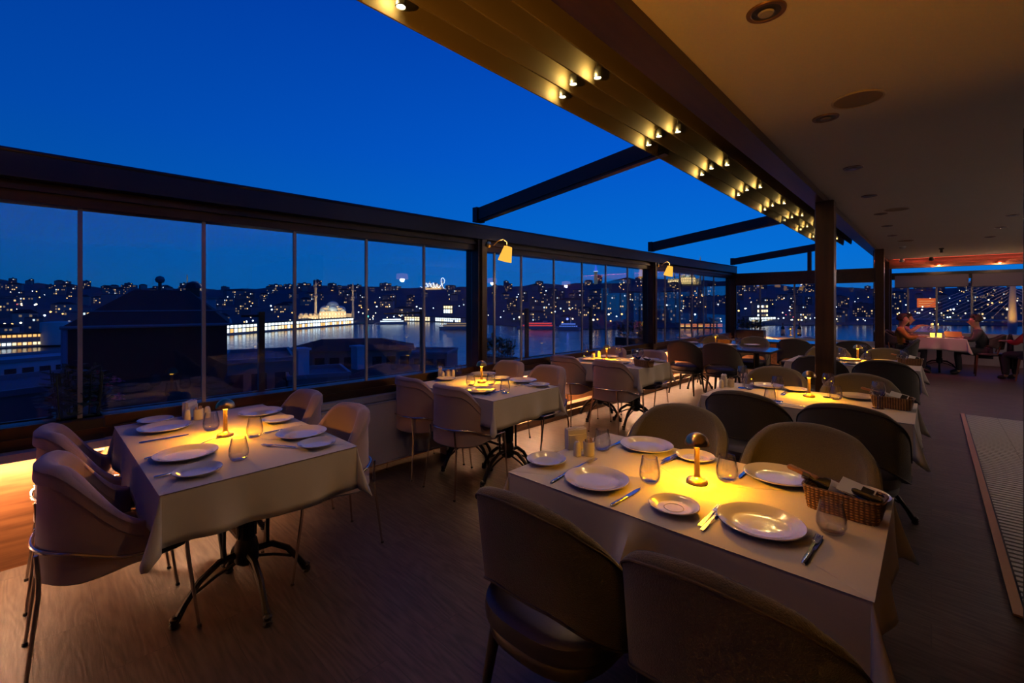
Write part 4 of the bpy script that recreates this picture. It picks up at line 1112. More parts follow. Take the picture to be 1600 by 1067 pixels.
# -- neon script sign and pendant lamps in the room (seen mirrored in the panes); pendants added to light the ceiling
def script_sign(loc, rz, sc):
    t = thing('neon_sign', 'white neon script sign on the inner side of the room, mirrored in the window', 'sign', loc, rz)
    strokes = [[(0, .0), (.10, .12), (.22, .40), (.20, .62), (.06, .66), (-.02, .50), (.05, .34), (.25, .30)], [(.14, .34), (.30, .18), (.40, .06), (.50, .12)],
               [(.50, .12), (.54, .30), (.60, .14), (.66, .06), (.74, .16)], [(.74, .16), (.84, .30), (.78, .34), (.74, .16), (.84, .06), (.94, .14)], [(.94, .14), (.97, .30), (1.0, .12), (1.04, .28), (1.12, .30), (1.14, .10), (1.22, .14)],
               [(1.22, .14), (1.34, .30), (1.24, .30), (1.22, .14), (1.34, .08), (1.42, .16)], [(1.42, .16), (1.52, .34), (1.50, .16), (1.56, .04), (1.70, .10)]]
    mb = MB()
    for s in strokes:
        pts = []
        for i in range(len(s)-1):
            p0, p1, p2, p3 = s[max(0, i-1)], s[i], s[i+1], s[min(len(s)-1, i+2)]
            for k in range(5):
                u = k/5; f = lambda a, b, c, d: .5*((2*b)+(-a+c)*u+(2*a-5*b+4*c-d)*u*u+(-a+3*b-3*c+d)*u**3)
                pts.append((f(p0[0], p1[0], p2[0], p3[0])*sc, 0, f(p0[1], p1[1], p2[1], p3[1])*sc))
        pts.append((s[-1][0]*sc, 0, s[-1][1]*sc)); mb.path(pts, .008, 6)
    mb.build('glowing_tube', glow('neon_white', (.9, .95, 1), 9), t, True)
    mb = MB(); mb.box(-.1*sc, 1.8*sc, .035, .05, -.15*sc, .8*sc); mb.build('backing_board', M['black'], t)
script_sign((3.92, 8.2, 1.93), -PI/2, .5)
def make_pendant():
    t = thing('added_pendant_lamp', '', 'lamp')
    mb = MB(); mb.path([(0, 0, 0), (0, 0, -.35)], .004, 6); mb.build('cord', M['black'], t)
    mb = MB(); mb.lathe([(.02, -.35), (.14, -.37), (.15, -.50), (.147, -.50), (.137, -.373), (.02, -.353)], 24); mb.build('shade', mat('rose_shade', (.6, .3, .25), .8, emis=(1, .4, .25), es=.5), t, True)
    mb = MB(); mb.lathe([(0, -.40), (.03, -.42), (.03, -.46), (0, -.48)], 12); mb.build('bulb', M['shadein'], t, True)
    l = bpy.data.lights.new('bulb_light', 'POINT'); l.energy = 36; l.color = (1, .74, .58); l.shadow_soft_size = .05
    o = bpy.data.objects.new('bulb_light', l); C.objects.link(o); o.parent = t; o.location = (0, 0, -.52); return t
pend = Proto(make_pendant)
pend((2.6, 6.0, 2.6), 0, 'rose pendant lamp added deep in the room beyond the partition, nearer one', 'pendant lamps in the inner room'); pend((2.6, 9.0, 2.6), 0, 'rose pendant lamp added deep in the room beyond the partition, further one', 'pendant lamps in the inner room')
t = thing('added_uplighter', 'bronze floor uplighter added out of the picture to light the ceiling and awning', 'lamp', (-.15, -1.35, 0))  # added unseen lamp that gives the ceiling its orange glow
mb = MB(); mb.lathe([(0, 0), (.14, 0), (.14, .012), (.02, .03), (.012, .05), (.012, 1.12), (.03, 1.14)], 24); mb.build('stand', M['brass'], t, True)
mb = MB(); mb.lathe([(.03, 1.14), (.16, 1.20), (.23, 1.262), (.228, 1.264), (.15, 1.21), (.0, 1.16)], 32, caps=False); mb.build('bowl', M['brass'], t, True)
l = bpy.data.lights.new('uplight', 'SPOT'); l.energy = 310; l.color = (1, .36, .03); l.spot_size = math.radians(149); l.spot_blend = .06; l.shadow_soft_size = .03
o = bpy.data.objects.new('uplight', l); C.objects.link(o); o.parent = t; o.location = (0, 0, 1.20); o.rotation_euler = (PI, 0, 0)
pend((2.4, 12.2, 2.6), 0, 'rose pendant lamp added deep in the room beyond the partition, furthest one', 'pendant lamps in the inner room')

# ================================================================== OUTSIDE
# balcony railing beyond the glass
railm = mat('rail_metal', (.05, .045, .045), .4, .5)
t = thing('balcony_railing', 'dark outer railing with tall posts and a thin top rail beyond the window wall', 'railing')
RO = -.62
ry = []
for px in (408, 660, 823, 923, 1000):
    r = (px-800)/F; a = -sn+r*cs; b = cs+r*sn; Z = (-3.787+RO)/(a-.031*b); ry.append(b*Z)
for i, y in enumerate(ry):
    x = WALLX(y)+RO; mb = MB(); mb.box(x-.02, x+.02, y-.025, y+.025, -.2, 1.42); mb.box(x-.03, x+.035, y-.035, y+.035, -.2, .0); mb.path([(x, y-.16, 1.385), (x, y+.02, 1.385)], .012, 6)
    mb.build('post', railm, t)
mb = MB(); mb.quadbox((WALLX(ry[1])+RO, ry[1]-.5), (WALLX(ry[1])+RO, ry[1]), .02, 1.375, 1.39); mb.quadbox((WALLX(-2)+RO, -2), (WALLX(10.5)+RO, 10.5), .025, .70, .72); mb.build('hand_rail', railm, t)
# planters with flowers outside the glass
def make_planter(name, label, loc, sc, seed, fl):
    rr = random.Random(seed)
    t = thing(name, label, 'plant', loc)
    mb = MB(); mb.bbox(-.32*sc, .32*sc, -.11, .11, -.22, 0, .01); mb.build('planter_box', M['blackw'], t)
    mb = MB()
    for k in range(int(420*sc)):
        a = rr.random()*2*PI; r = rr.random()**.5; x = .34*sc*r*math.cos(a); y = .15*r*math.sin(a); z = .02+rr.random()*.30*sc*(1-.5*r)
        l = .05+rr.random()*.04; w = l*.3; th = rr.random()*2*PI; dx, dy, dz = math.cos(th)*l, math.sin(th)*l, (rr.random()-.3)*l
        nx, ny = -math.sin(th)*w, math.cos(th)*w
        mb.add([(x, y, z), (x+dx*.5+nx, y+dy*.5+ny, z+dz*.7), (x+dx, y+dy, z+dz), (x+dx*.5-nx, y+dy*.5-ny, z+dz*.7)], [(0,1,2,3)])
    for k in range(26):
        x = rr.uniform(-.28, .28)*sc; y = rr.uniform(-.1, .1); mb.path([(x, y, 0), (x*1.1, y*1.1, .12*sc), (x*1.2, y*1.2, .25*sc)], .004, 4)
    mb.build('foliage', M['leaf'], t)
    for (fx, fy, fz, mm) in fl:
        mb = MB()
        for k in range(7):
            a = 2*PI*k/7; r = .022+.010*(k % 2)
            L = [(fx, fy, fz), (fx+r*.7*math.cos(a-.4), fy+r*.7*math.sin(a-.4), fz+.012), (fx+r*1.3*math.cos(a), fy+r*1.3*math.sin(a), fz+.006), (fx+r*.7*math.cos(a+.4), fy+r*.7*math.sin(a+.4), fz+.012)]
            mb.add(L, [(0,1,2,3)]); L2 = [(fx, fy, fz)]+[(q[0]*.4+fx*.6, q[1]*.4+fy*.6, q[2]+.014) for q in L[1:]]; mb.add(L2, [(0,1,2,3)])
        mb.build('bloom', mm, t)
    return t
rp = random.Random(5)
def outside(px, off=-.42):
    r = (px-800)/F; a = -sn+r*cs; b = cs+r*sn; Z = (-3.787+off)/(a-.031*b); return b*Z
y = outside(120, -.30); make_planter('flower_planter', 'planter with dark foliage and pink flowers outside the leftmost window', (WALLX(y)-.30, y, .80), 1.1, 1,
    [(.06+rp.uniform(-.03, .05), rp.uniform(-.02, .16)+.06, rp.uniform(.02, .2), M['flowerp']) for k in range(12)]+[(.0, .10, .22, M['flowerr']), (-.1, .0, .15, M['flowerr'])])
y = outside(775); make_planter('flower_planter', 'planter with reddish flowers outside, just beyond the nearer window post', (WALLX(y)-.42, y, .82), .9, 2, [(rp.uniform(-.2, .2), rp.uniform(-.1, .1), rp.uniform(.1, .28), M['flowerr']) for k in range(7)])
y = outside(992); make_planter('flower_planter', 'planter with reddish flowers outside, left of the further window post', (WALLX(y)-.42, y, .86), 1.1, 3, [(rp.uniform(-.25, .25), rp.uniform(-.1, .1), rp.uniform(.12, .3), M['flowerr']) for k in range(8)])
t = make_planter('potted_palm', 'dark bushy plant beside the end windows', (-2.95, 10.95, .90), .9, 4, [])

# water
WZ = -25.0
mw = bpy.data.materials.new('dark_water'); mw.use_nodes = True; tt = mw.node_tree; b = tt.nodes['Principled BSDF']
b.inputs['Base Color'].default_value = (.003, .022, .055, 1); b.inputs['Roughness'].default_value = .16; b.inputs['IOR'].default_value = 1.6
c = nd(tt, 'ShaderNodeTexCoord'); n1 = nd(tt, 'ShaderNodeTexNoise'); n1.inputs['Scale'].default_value = .22; n1.inputs['Detail'].default_value = 5; bu = nd(tt, 'ShaderNodeBump'); bu.inputs['Strength'].default_value = .5; bu.inputs['Distance'].default_value = .5
tt.links.new(c.outputs['Object'], n1.inputs['Vector']); tt.links.new(n1.outputs['Fac'], bu.inputs['Height']); tt.links.new(bu.outputs[0], b.inputs['Normal'])
mb = MB(); mb.box(-1600, 900, -600, 1700, WZ-1, WZ); w = mb.build('water', mw); w['kind'] = 'structure'; w['label'] = 'dark blue water of the inlet below the terrace'

# far shore: one hillside per stretch of shoreline
RID = [(-500, 440), (-100, 436), (0, 438), (40, 442), (100, 447), (200, 449), (260, 450), (330, 452), (400, 451), (440, 447), (500, 446), (560, 447), (640, 450), (700, 450), (740, 448), (800, 447), (850, 443), (900, 444), (930, 441), (960, 439), (975, 433), (1000, 436), (1040, 437), (1060, 441), (1130, 437), (1160, 445), (1240, 447), (1300, 446), (1340, 451), (1400, 450), (1460, 451), (1500, 449), (1530, 444), (1600, 452), (1900, 450), (2600, 446)]
SHO = [(-500, 560), (-100, 548), (0, 544), (100, 538), (200, 530), (350, 523), (420, 517), (500, 509), (560, 506), (640, 501), (740, 505), (850, 513), (950, 514), (1000, 512), (1130, 512), (1200, 508), (1400, 507), (1600, 509), (2600, 512)]
def interp(T_, x):
    for (a, b), (c2, d2) in zip(T_[:-1], T_[1:]):
        if a <= x <= c2: return b+(d2-b)*(x-a)/(c2-a)
    return T_[0][1] if x < T_[0][0] else T_[-1][1]
def shoreZ(px): return (EYE-WZ)*F/(interp(SHO, px)-HOR)*.98
RZ = 1150.0
def ground(px, u):
    """u 0 at the shore .. 1 at the ridge"""
    zs = shoreZ(px); Z = zs+(RZ-zs)*u
    X = (px-800)/F*Z
    hr = EYE-(interp(RID, px)-HOR)*RZ/F
    # profile in the view from the shore up to the ridge
    y0 = HOR+(EYE-WZ-.5)*F/zs; y1 = interp(RID, px)
    py = y0+(y1-y0)*(u**.75 if u > 0 else 0)
    z = EYE-(py-HOR)*Z/F
    z = WZ+.6+(hr-WZ-.6)*(u**1.15)
    return Vector((-Z*sn+X*cs, Z*cs+X*sn, z)), Z
hillm = mat('hillside', (.075, .095, .12), .95, noise=.5, nscale=.02)
mb = MB(); L = []
pxs = list(range(-500, 2601, 20))
for i, u in enumerate([k/16 for k in range(17)]):
    row = []
    for px in pxs:
        p, Z = ground(px, u)
        if 0 < i: p.z += (math.sin(px*.21+i*1.3)*1.2+math.sin(px*.53+i*2.1)*1.1)*(1 if i < 16 else 1.6)
        row.append(p)
    L.append(row)
L.insert(0, [Vector((p.x, p.y, WZ-.5)) for p in L[0]]); L.append([Vector((p.x*1.25, p.y*1.25, WZ)) for p in L[-1]])
mb.loft(L, False, False, closed=False)
h = mb.build('hillside', hillm, None, True); h['kind'] = 'structure'; h['label'] = 'dark city hillside across the water'

# city buildings: a few kinds, each building its own object
wl_ = [mat('facade_a', (.22, .24, .27), .9), mat('facade_b', (.34, .32, .31), .9), mat('facade_c', (.13, .15, .19), .9)]
win_w = glow('window_warm', (1, .62, .25), 1.6); win_c = glow('window_cool', (.75, .9, 1), 1.5); win_d = glow('window_dim', (.8, .55, .35), .35)
roofm = mat('city_roof', (.05, .035, .035), .9)
def make_house(seed, w, d, h, rows, cols, lit, hip):
    rr = random.Random(seed)
    def f():
        mb = MB(); mb.box(-w/2, w/2, -d/2, d/2, -6, h, 0)
        if hip:
            mb.add([(-w/2-.4, -d/2-.4, h), (w/2+.4, -d/2-.4, h), (w/2+.4, d/2+.4, h), (-w/2-.4, d/2+.4, h), (-w/4, 0, h+2.6), (w/4, 0, h+2.6)], [(0,1,5,4),(1,2,5),(2,3,4,5),(3,0,4),(3,2,1,0)], 1)
        else:
            mb.box(-w/2+.3, w/2-.3, -d/2+.3, d/2-.3, h, h+.5, 1); mb.box(-w*.1, w*.15, -1, 1, h+.5, h+2.4, 0)
        for r in range(rows):
            for c_ in range(cols):
                x = -w/2+(c_+.5)*w/cols; z = h-(r+.65)*h/rows; ww = w/cols*.28; hh = h/rows*.26
                q = rr.random()
                mi = (2 if q < lit*.45 else 3 if q < lit*.7 else 4 if q < lit*2.2 else 5)
                if mi == 5: continue
                mb.box(x-ww, x+ww, -d/2-.12, -d/2-.05, z-hh, z+hh, mi)
        o = mb.build('house', [wl_[(0, 1, 2, 0, 1, 2, 0, 1)[seed]], roofm, win_w, win_c, win_d]); o['category'] = 'building'; return o
    return Proto(f)
houses = [make_house(s, *a) for s, a in enumerate([(14, 12, 12, 4, 6, .10, False), (18, 12, 9, 3, 8, .12, True), (11, 11, 15, 5, 5, .10, False), (24, 14, 10, 3, 10, .14, False), (12, 10, 8, 3, 5, .08, True), (16, 12, 17, 6, 7, .11, False), (30, 14, 11, 3, 12, .16, True), (13, 11, 11, 4, 5, .0, True)])]
rc = random.Random(11)
def face_cam(p): return math.atan2(p.y, p.x)-PI/2
stretch = [(-60, 120, 'at the far left'), (120, 470, 'behind the dark hipped roof'), (560, 745, 'right of the lit mosque'), (745, 1015, 'between the window posts'), (1015, 1140, 'below the domed mosque'), (1140, 1400, 'beyond the end windows'), (1400, 1640, 'seen through the far room')]
LOOK = ['mid-height flat-roofed grey', 'wide low hip-roofed beige', 'narrow tall flat-roofed dark', 'broad flat-roofed grey', 'small hip-roofed beige', 'tall flat-roofed dark', 'long hip-roofed grey', 'unlit hip-roofed beige']
HLAB = ['at the shore', 'low on the slope', 'halfway up the slope', 'high on the slope', 'on the ridge']
nh = 0; placed = []; tries = 0
while nh < 250 and tries < 9000:
    tries += 1
    px = rc.uniform(-60, 1640); u = rc.random()**1.1*.97
    if 455 < px < 565 and u < .30: continue
    if 1040 < px < 1110 and u > .8 or 290 < px < 322 and u > .85: continue
    if u < .035 or (1150 < px < 1225 and u < .3) or (955 < px < 1045 and .42 < u < .74) or (670 < px < 730 and u < .25): continue
    p, Z = ground(px, u)
    if px > 1395 and u < .1 and rc.random() < .6: continue
    k = rc.randrange(len(houses)); s = rc.uniform(.8, 1.25); rad = (11, 13, 10, 16, 9, 12, 19, 10)[k]*s
    if any((p.x-q.x)**2+(p.y-q.y)**2 < (rad+r0)**2*.8 for q, r0 in placed): continue
    placed.append((p, rad))
    lab = next((l for a, b, l in stretch if a <= px < b), stretch[2][2])
    if 470 <= px < 560: lab = 'behind the lit mosque'
    houses[k](p, face_cam(p)+rc.uniform(-.35, .35), '%s city building %s %s' % (LOOK[k], HLAB[min(4, int(u*5.2))], lab), 'city buildings '+lab, s)
    nh += 1

# lamps of the city: lamp posts with glowing heads
def make_light(col, st, rad, nm):
    hm = glow('lamp_'+nm, col, st)
    def f():
        mb = MB(); mb.path([(0, 0, -1), (0, 0, 6)], .12, 5); mb.add([], [])
        b0 = len(mb.f); mb.lathe([(0, -rad), (rad*.8, -rad*.6), (rad, 0), (rad*.8, rad*.6), (0, rad)], 8, (0, 0, 6+rad*.8), 1)
        o = mb.build('street_lamp', [railm, hm]); o['category'] = 'street lamp'; return o
    return Proto(f)
lw = make_light((1, .80, .50), 5, .8, 'warm'); lo_ = make_light((1, .50, .14), 4.5, .85, 'amber'); lc = make_light((.80, .95, 1), 6, .8, 'cool'); lg = make_light((.15, 1, .75), 4, .9, 'green'); lr = make_light((1, .10, .15), 3, .8, 'red'); lb = make_light((.15, .2, 1), 4, .9, 'blue')
def lamps(n, pr, nm, a, b, u0, u1, where, seed):
    r2 = random.Random(seed)
    for k in range(n):
        px = r2.uniform(a, b); u = u0+(u1-u0)*r2.random()**1.3; p, Z = ground(px, u)
        s = r2.choice((.7, .8, .9, 1.0, 1.3))
        if u < .16 and (628 < px < 724 or 1166 < px < 1216) or 984 < px < 1008 and .5 < u < .62: continue
        if u > .05 and any((p.x-q.x)**2+(p.y-q.y)**2 < (rad*.9)**2 for q, rad in placed): continue
        pr(p, 0, '%s %s lamp %s, %s' % ({.7: 'tiny', .8: 'small', .9: 'faint', 1.0: 'bright', 1.3: 'large bright'}[s], nm, HLAB[min(4, int(u*5.2))] if u > .03 else 'at the water edge', where), '%s street lamps %s' % (nm, where), s)
sd = 50
for a, b, w in ((0, 110, 'at the far left'), (355, 470, 'left of the lit mosque'), (560, 740, 'right of the lit mosque'), (762, 1005, 'between the window posts'), (1025, 1130, 'below the domed mosque'), (1140, 1365, 'beyond the end windows'), (1398, 1598, 'behind the cable bridge')):
    sd += 10; wd = (b-a)/110
    lamps(int(12*wd), lw, 'warm white', a, b, 0, .55, w, sd); lamps(int(7*wd), lc, 'cool white', a, b, 0, .6, w, sd+1); lamps(int(9*wd), lo_, 'amber', a, b, 0, .8, w, sd+2)
lamps(9, lc, 'cool white', 572, 735, 0, .03, 'right of the lit mosque', 201); lamps(6, lw, 'warm white', 600, 735, 0, .04, 'right of the lit mosque', 202)
lamps(9, lc, 'cool white', 1205, 1300, 0, .05, 'along the quay beyond the end windows', 203); lamps(3, lg, 'green', 570, 582, 0, .02, 'at the ferry pier', 204); lamps(3, lb, 'blue', 880, 895, 0, .02, 'at the water edge between the window posts', 205)
lamps(3, lr, 'red', 5, 30, .2, .3, 'at the far left', 206); lamps(3, lr, 'red', 1225, 1245, .05, .2, 'behind the end table bottles', 207)
lamps(12, lo_, 'amber', 955, 1006, .35, .72, 'in the bright cluster', 208); lamps(8, lo_, 'amber', 1085, 1125, .4, .55, 'in the string under the domed mosque', 209)

# lit quay arcade at the foot of the mosque
def bar_building(name, label, pa, pb, u, h, m_wall, cell, seed, n, base=0, dz=0, roof=True, slots=None, depth=8):
    A, _ = ground(pa, u); B, _ = ground(pb, u); d = B-A; Ln = math.hypot(d.x, d.y); rz = math.atan2(d.y, d.x)
    t = thing(name, label, 'building', (A.x, A.y, WZ+1+dz), rz)
    mb = MB(); mb.box(0, Ln, 0, depth, base-3, h); mb.build('walls', m_wall, t)
    if roof: mb = MB(); mb.box(-.5, Ln+.5, -1.5, depth+.5, h, h+.5); mb.build('roof', roofm, t)
    rr = random.Random(seed); mb = MB()
    for k in range(n):
        x = Ln*(k+.5)/n; w = Ln/n*.36
        for (z0, z1, i0) in (slots or ((h*.10, h*.5, 0), (h*.62, h*.9, 1))):
            mb.box(x-w, x+w, -.25, -.05, z0, z1, rr.randrange(len(cell)) if i0 == 0 else 0)
    o = mb.build('lit_openings', cell, t); return t
arcA = glow('arcade_white', (.85, .97, 1), 2.6); arcB = glow('arcade_warm', (1, .75, .40), 2.4); arcC = glow('arcade_amber', (1, .5, .15), 1.8)
bar_building('quay_arcade', 'long low waterfront arcade with a glowing row of openings below the lit mosque', 352, 552, .0, 7.5, wl_[1], [arcA, arcB, arcC], 1, 44)
bar_building('pier_building', 'long pier building with a row of white lamps at the far left', -60, 66, .0, 7.0, wl_[1], [arcC, arcA, arcB], 2, 15, slots=((.5, 2.0, 0), (5.2, 6.6, 1)))
bar_building('waterfront_restaurant', 'bright low building on the quay to the right of the mosque', 632, 672, .0, 6, wl_[1], [arcB, arcA], 3, 10)
bar_building('waterfront_shops', 'row of bright stalls on the quay left of the nearer window post', 680, 720, .0, 5.5, wl_[1], [arcA, arcA, arcB], 4, 12)
bar_building('quay_shops', 'row of reddish lit stalls on the quay beyond the further window post', 1060, 1130, .0, 4.0, wl_[1], [glow('stall_red', (1, .28, .12), 1.2), arcC], 5, 7)
bar_building('bus_station', 'bright low building across the water beyond the end windows', 1170, 1212, .08, 8, wl_[1], [arcA, arcB], 6, 9)
bar_building('hotel_block', 'pale lit block standing on the slope beyond the end windows', 1183, 1200, .14, 22, wl_[1], [arcB, arcA, win_d], 7, 5, dz=4, slots=((3, 6, 0), (9, 12, 0), (15, 18, 0)))
bar_building('stone_barracks', 'long building with a row of small amber windows high on the hill', 985, 1006, .55, 14, wl_[0], [arcC, arcB], 8, 9, dz=32)
bar_building('lit_block', 'low block with a warm lit front left of the nearer window post', 693, 707, .12, 13, wl_[0], [arcB, arcA], 9, 4, dz=9)
# white rounded depot at the far left
A, _ = ground(93, .0)
t = thing('white_depot', 'pale rounded floodlit depot building at the far left shore', 'building', (A.x, A.y, WZ+1), face_cam(A))
mb = MB(); mb.lathe([(8.6, 0), (8.6, 13), (8.2, 13.6), (0, 14.2)], 28); mb.build('drum', mat('depot_white', (.62, .66, .62), .8), t, True)
l = bpy.data.lights.new('flood', 'POINT'); l.energy = 2600; l.color = (1, .72, .35); l.shadow_soft_size = .5; q = bpy.data.objects.new('flood', l); C.objects.link(q); q.parent = t; q.location = (9, -7, 3)
mb = MB(); mb.lathe([(.4, 1.2), (.6, 2.0), (.2, 2.4)], 10, (9, -7, 0)); mb.build('floodlight_housing', railm, t)

# the lit mosque
ston = mat('mosque_stone', (.62, .52, .38), .85); lead = mat('lead_dome', (.40, .50, .55), .6)
def mosque(label, px, u, sc, dz, strength, mins, rz=0, name='mosque', warm=(1, .72, .36)):
    A, Z = ground(px, u)
    t = thing(name, label, 'mosque', (A.x, A.y, A.z+dz), face_cam(A)+rz); t.scale = (sc,)*3
    mb = MB(); mb.box(-16, 16, -14, 14, -4, 11); mb.box(-12.5, 12.5, -11, 11, 11, 15.5)
    for s in (-1, 1): mb.box(s*19-3.5, s*19+3.5, -10, 10, -4, 8)
    mb.build('prayer_hall', ston, t)
    def dome(x, y, z, r, m=lead, nm='dome'):
        mb = MB(); mb.lathe([(r*1.03, -1.6), (r*1.03, 0)]+[(r*math.cos(PI/2*k/8), r*.82*math.sin(PI/2*k/8)) for k in range(8)]+[(0.02, r*.82), (.12, r*.82+.5), (0, r*.82+2)], 24, (x, y, z)); mb.build(nm, m, t, True)
    mb = MB(); mb.lathe([(7.6, 15.5), (7.6, 18), (7.3, 18.2)], 28); mb.build('drum', ston, t, True)
    dome(0, 0, 18, 7.4)
    for x, y in ((0, -9), (0, 9), (-9.5, 0), (9.5, 0)): dome(x, y, 13.0, 6.2, nm='half_dome')
    for x in (-12, 12):
        for y in (-10.5, 10.5): dome(x, y, 12.2, 3.0, nm='corner_dome')
    mb = MB(); mb.box(-40, -17, -14, 14, -4, 6); mb.build('courtyard', ston, t)
    for k in range(4):
        for y in (-11.5, 11.5): dome(-37+5.4*k, y, 7, 2.3, ston, 'court_dome')
    wn2 = MB()
    for r, z in enumerate((1.5, 6.5)):
        for k in range(9): wn2.box(-14.4+3.6*k-.6, -14.4+3.6*k+.6, -14.15, -14.02, z, z+2.4)
    for k in range(6): wn2.box(-38+3.6*k-.6, -38+3.6*k+.6, -14.15, -14.02, 1, 3.5)
    for k in range(16):
        a = 2*PI*k/16; wn2.box(7.65*math.cos(a)-.35, 7.65*math.cos(a)+.35, 7.65*math.sin(a)-.35, 7.65*math.sin(a)+.35, 16, 17.6)
    wn2.build('lit_windows', arcB, t)
    for i, (x, y, h) in enumerate(mins):
        mb = MB(); mb.lathe([(2.0, -4), (2.0, 9), (1.45, 11), (1.4, h*.55), (2.3, h*.57), (2.3, h*.60), (1.3, h*.605), (1.25, h*.74), (2.0, h*.76), (2.0, h*.785), (1.15, h*.79), (1.1, h*.87), (1.25, h*.875), (0, h)], 16, (x, y, 0)); m_ = mb.build('minaret', ston, t, True)
    for x, y, z, e in ((-24, -34, 2, 1.0), (0, -34, 2, 1.3), (22, -34, 2, 1.0), (-34, -30, 3, .5), (0, -20, 16, .05), (-14, -20, 24, .08)):
        l = bpy.data.lights.new('floodlight', 'SPOT'); l.energy = strength*.55*e*sc*sc; l.color = warm if z < 10 else (.7, .9, 1); l.spot_size = 2.2; l.spot_blend = .8; l.shadow_soft_size = .6
        q = bpy.data.objects.new('floodlight', l); C.objects.link(q); q.parent = t; q.location = (x, y, z); q.rotation_euler = (math.radians(62), 0, 0)
        q.rotation_euler = Vector((-x*.4, -y, 14-z)).to_track_quat('-Z', 'Y').to_euler()
    return t
mosque('floodlit mosque with a large dome and two minarets by the water, reflected glow', 520, .10, 1.0, -1, 42000, ((-20, -10, 52), (25, 8, 50)))
mosque('grand domed mosque on top of the hill, glowing yellow above the further wall lamp', 1074, .90, 1.12, 4, 30000, ((-26, 14, 62), (26, 14, 58)), warm=(1, .80, .34))
mosque('small floodlit mosque on the ridge behind the dark hipped roof', 306, .93, .85, 2, 22000, ((-20, 0, 44), (22, 0, 42)))
mosque('tiny amber-lit mosque on the ridge left of the nearer window post', 681, .96, .75, -2, 24000, ((-20, 0, 30), (22, 0, 30)), warm=(1, .6, .25))
# fire tower with blue top
A, _ = ground(931, .93)
t = thing('tower', 'tall stone tower on the ridge with a glowing blue top', 'tower', (A.x, A.y, A.z-3))
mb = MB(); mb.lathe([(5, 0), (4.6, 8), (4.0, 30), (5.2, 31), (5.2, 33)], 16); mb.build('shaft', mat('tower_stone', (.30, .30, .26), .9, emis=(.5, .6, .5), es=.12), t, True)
mb = MB(); mb.lathe([(5.4, 33), (5.4, 34.2), (3.4, 34.4), (3.4, 38), (2.6, 39), (2.6, 43), (1.6, 44), (1.6, 48), (.3, 49), (.2, 56), (0, 56)], 16); mb.build('lit_top', glow('tower_blue', (.06, .14, 1), 1.0), t, True)
mb = MB(); mb.lathe([(5.5, 33.2), (5.6, 33.6), (5.5, 34.0)], 16); mb.build('light_ring', glow('tower_white', (.7, .85, 1), 2), t, True)

# cable-stayed bridge seen through the far room windows
def brp(px, Z, h): 
    X = (px-800)/F*Z; return Vector((-Z*sn+X*cs, Z*cs+X*sn, h))
t = thing('cable_bridge', 'cable-stayed bridge with a floodlit orange pylon at the right', 'bridge')
ZB = 330
bm = mat('bridge_white', (.50, .50, .52), .7)
pA = brp(1340, ZB+120, -14); pB2 = brp(1585, ZB, -12); pC = brp(1900, ZB-60, -10)
mb = MB(); mb.path([pA, pB2, pC], 1.3, 6, flat=.6); mb.build('deck', bm, t)
base = brp(1582, ZB, WZ); topP = brp(1583, ZB, 26)
mb = MB(); mb.path([base, brp(1582, ZB, -14), brp(1582, ZB, 4), topP], [1.8, 2.6, 1.9, 1.1], 12); mb.build('pylon', bm, t, True)
mb = MB()
for k in range(11):
    a = brp(1582, ZB, 5+k*1.9); f = .15+.075*k
    mb.path([a, pB2.lerp(pA, f*.8)+Vector((0, 0, .5))], .12, 4); mb.path([a, pB2.lerp(pC, f*.9)+Vector((0, 0, .5))], .12, 4)
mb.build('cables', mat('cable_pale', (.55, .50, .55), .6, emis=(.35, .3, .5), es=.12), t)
l = bpy.data.lights.new('pylon_flood', 'SPOT'); l.energy = 26000; l.color = (1, .42, .05); l.spot_size = 1.2; l.spot_blend = .8; l.shadow_soft_size = .4
q = bpy.data.objects.new('pylon_flood', l); C.objects.link(q); q.parent = t; q.location = brp(1578, ZB-12, -15); q.rotation_euler = (brp(1582, ZB, 0)-q.location).to_track_quat('-Z', 'Y').to_euler()
for k in range(9):
    p = pB2.lerp(pA, .25+.07*k); lw((p.x, p.y, p.z+1.6), 0, 'round bridge lamp on the cable bridge, %s from the pylon' % ordn[k], 'lamps on the cable bridge', .6)
# orange billboard
A, _ = ground(1448, .25)
t = thing('billboard', 'glowing orange billboard on the slope seen through the far room windows', 'billboard', (A.x, A.y, A.z+6), face_cam(A))
mb = MB(); mb.box(-11, 11, -.5, .5, 0, 14, 0); mb.build('lit_panel', glow('billboard_orange', (1, .16, .04), .75), t)
mb = MB()
for k in range(3): mb.box(-9, 8-k*2, -.62, -.52, 9-3.5*k, 10.4-3.5*k)
mb.build('letter_bands', glow('billboard_bands', (1, .35, .12), .9), t)
mb = MB(); mb.box(-9, -8, -.5, .5, -14, 0); mb.box(8, 9, -.5, .5, -14, 0); mb.build('posts', railm, t)

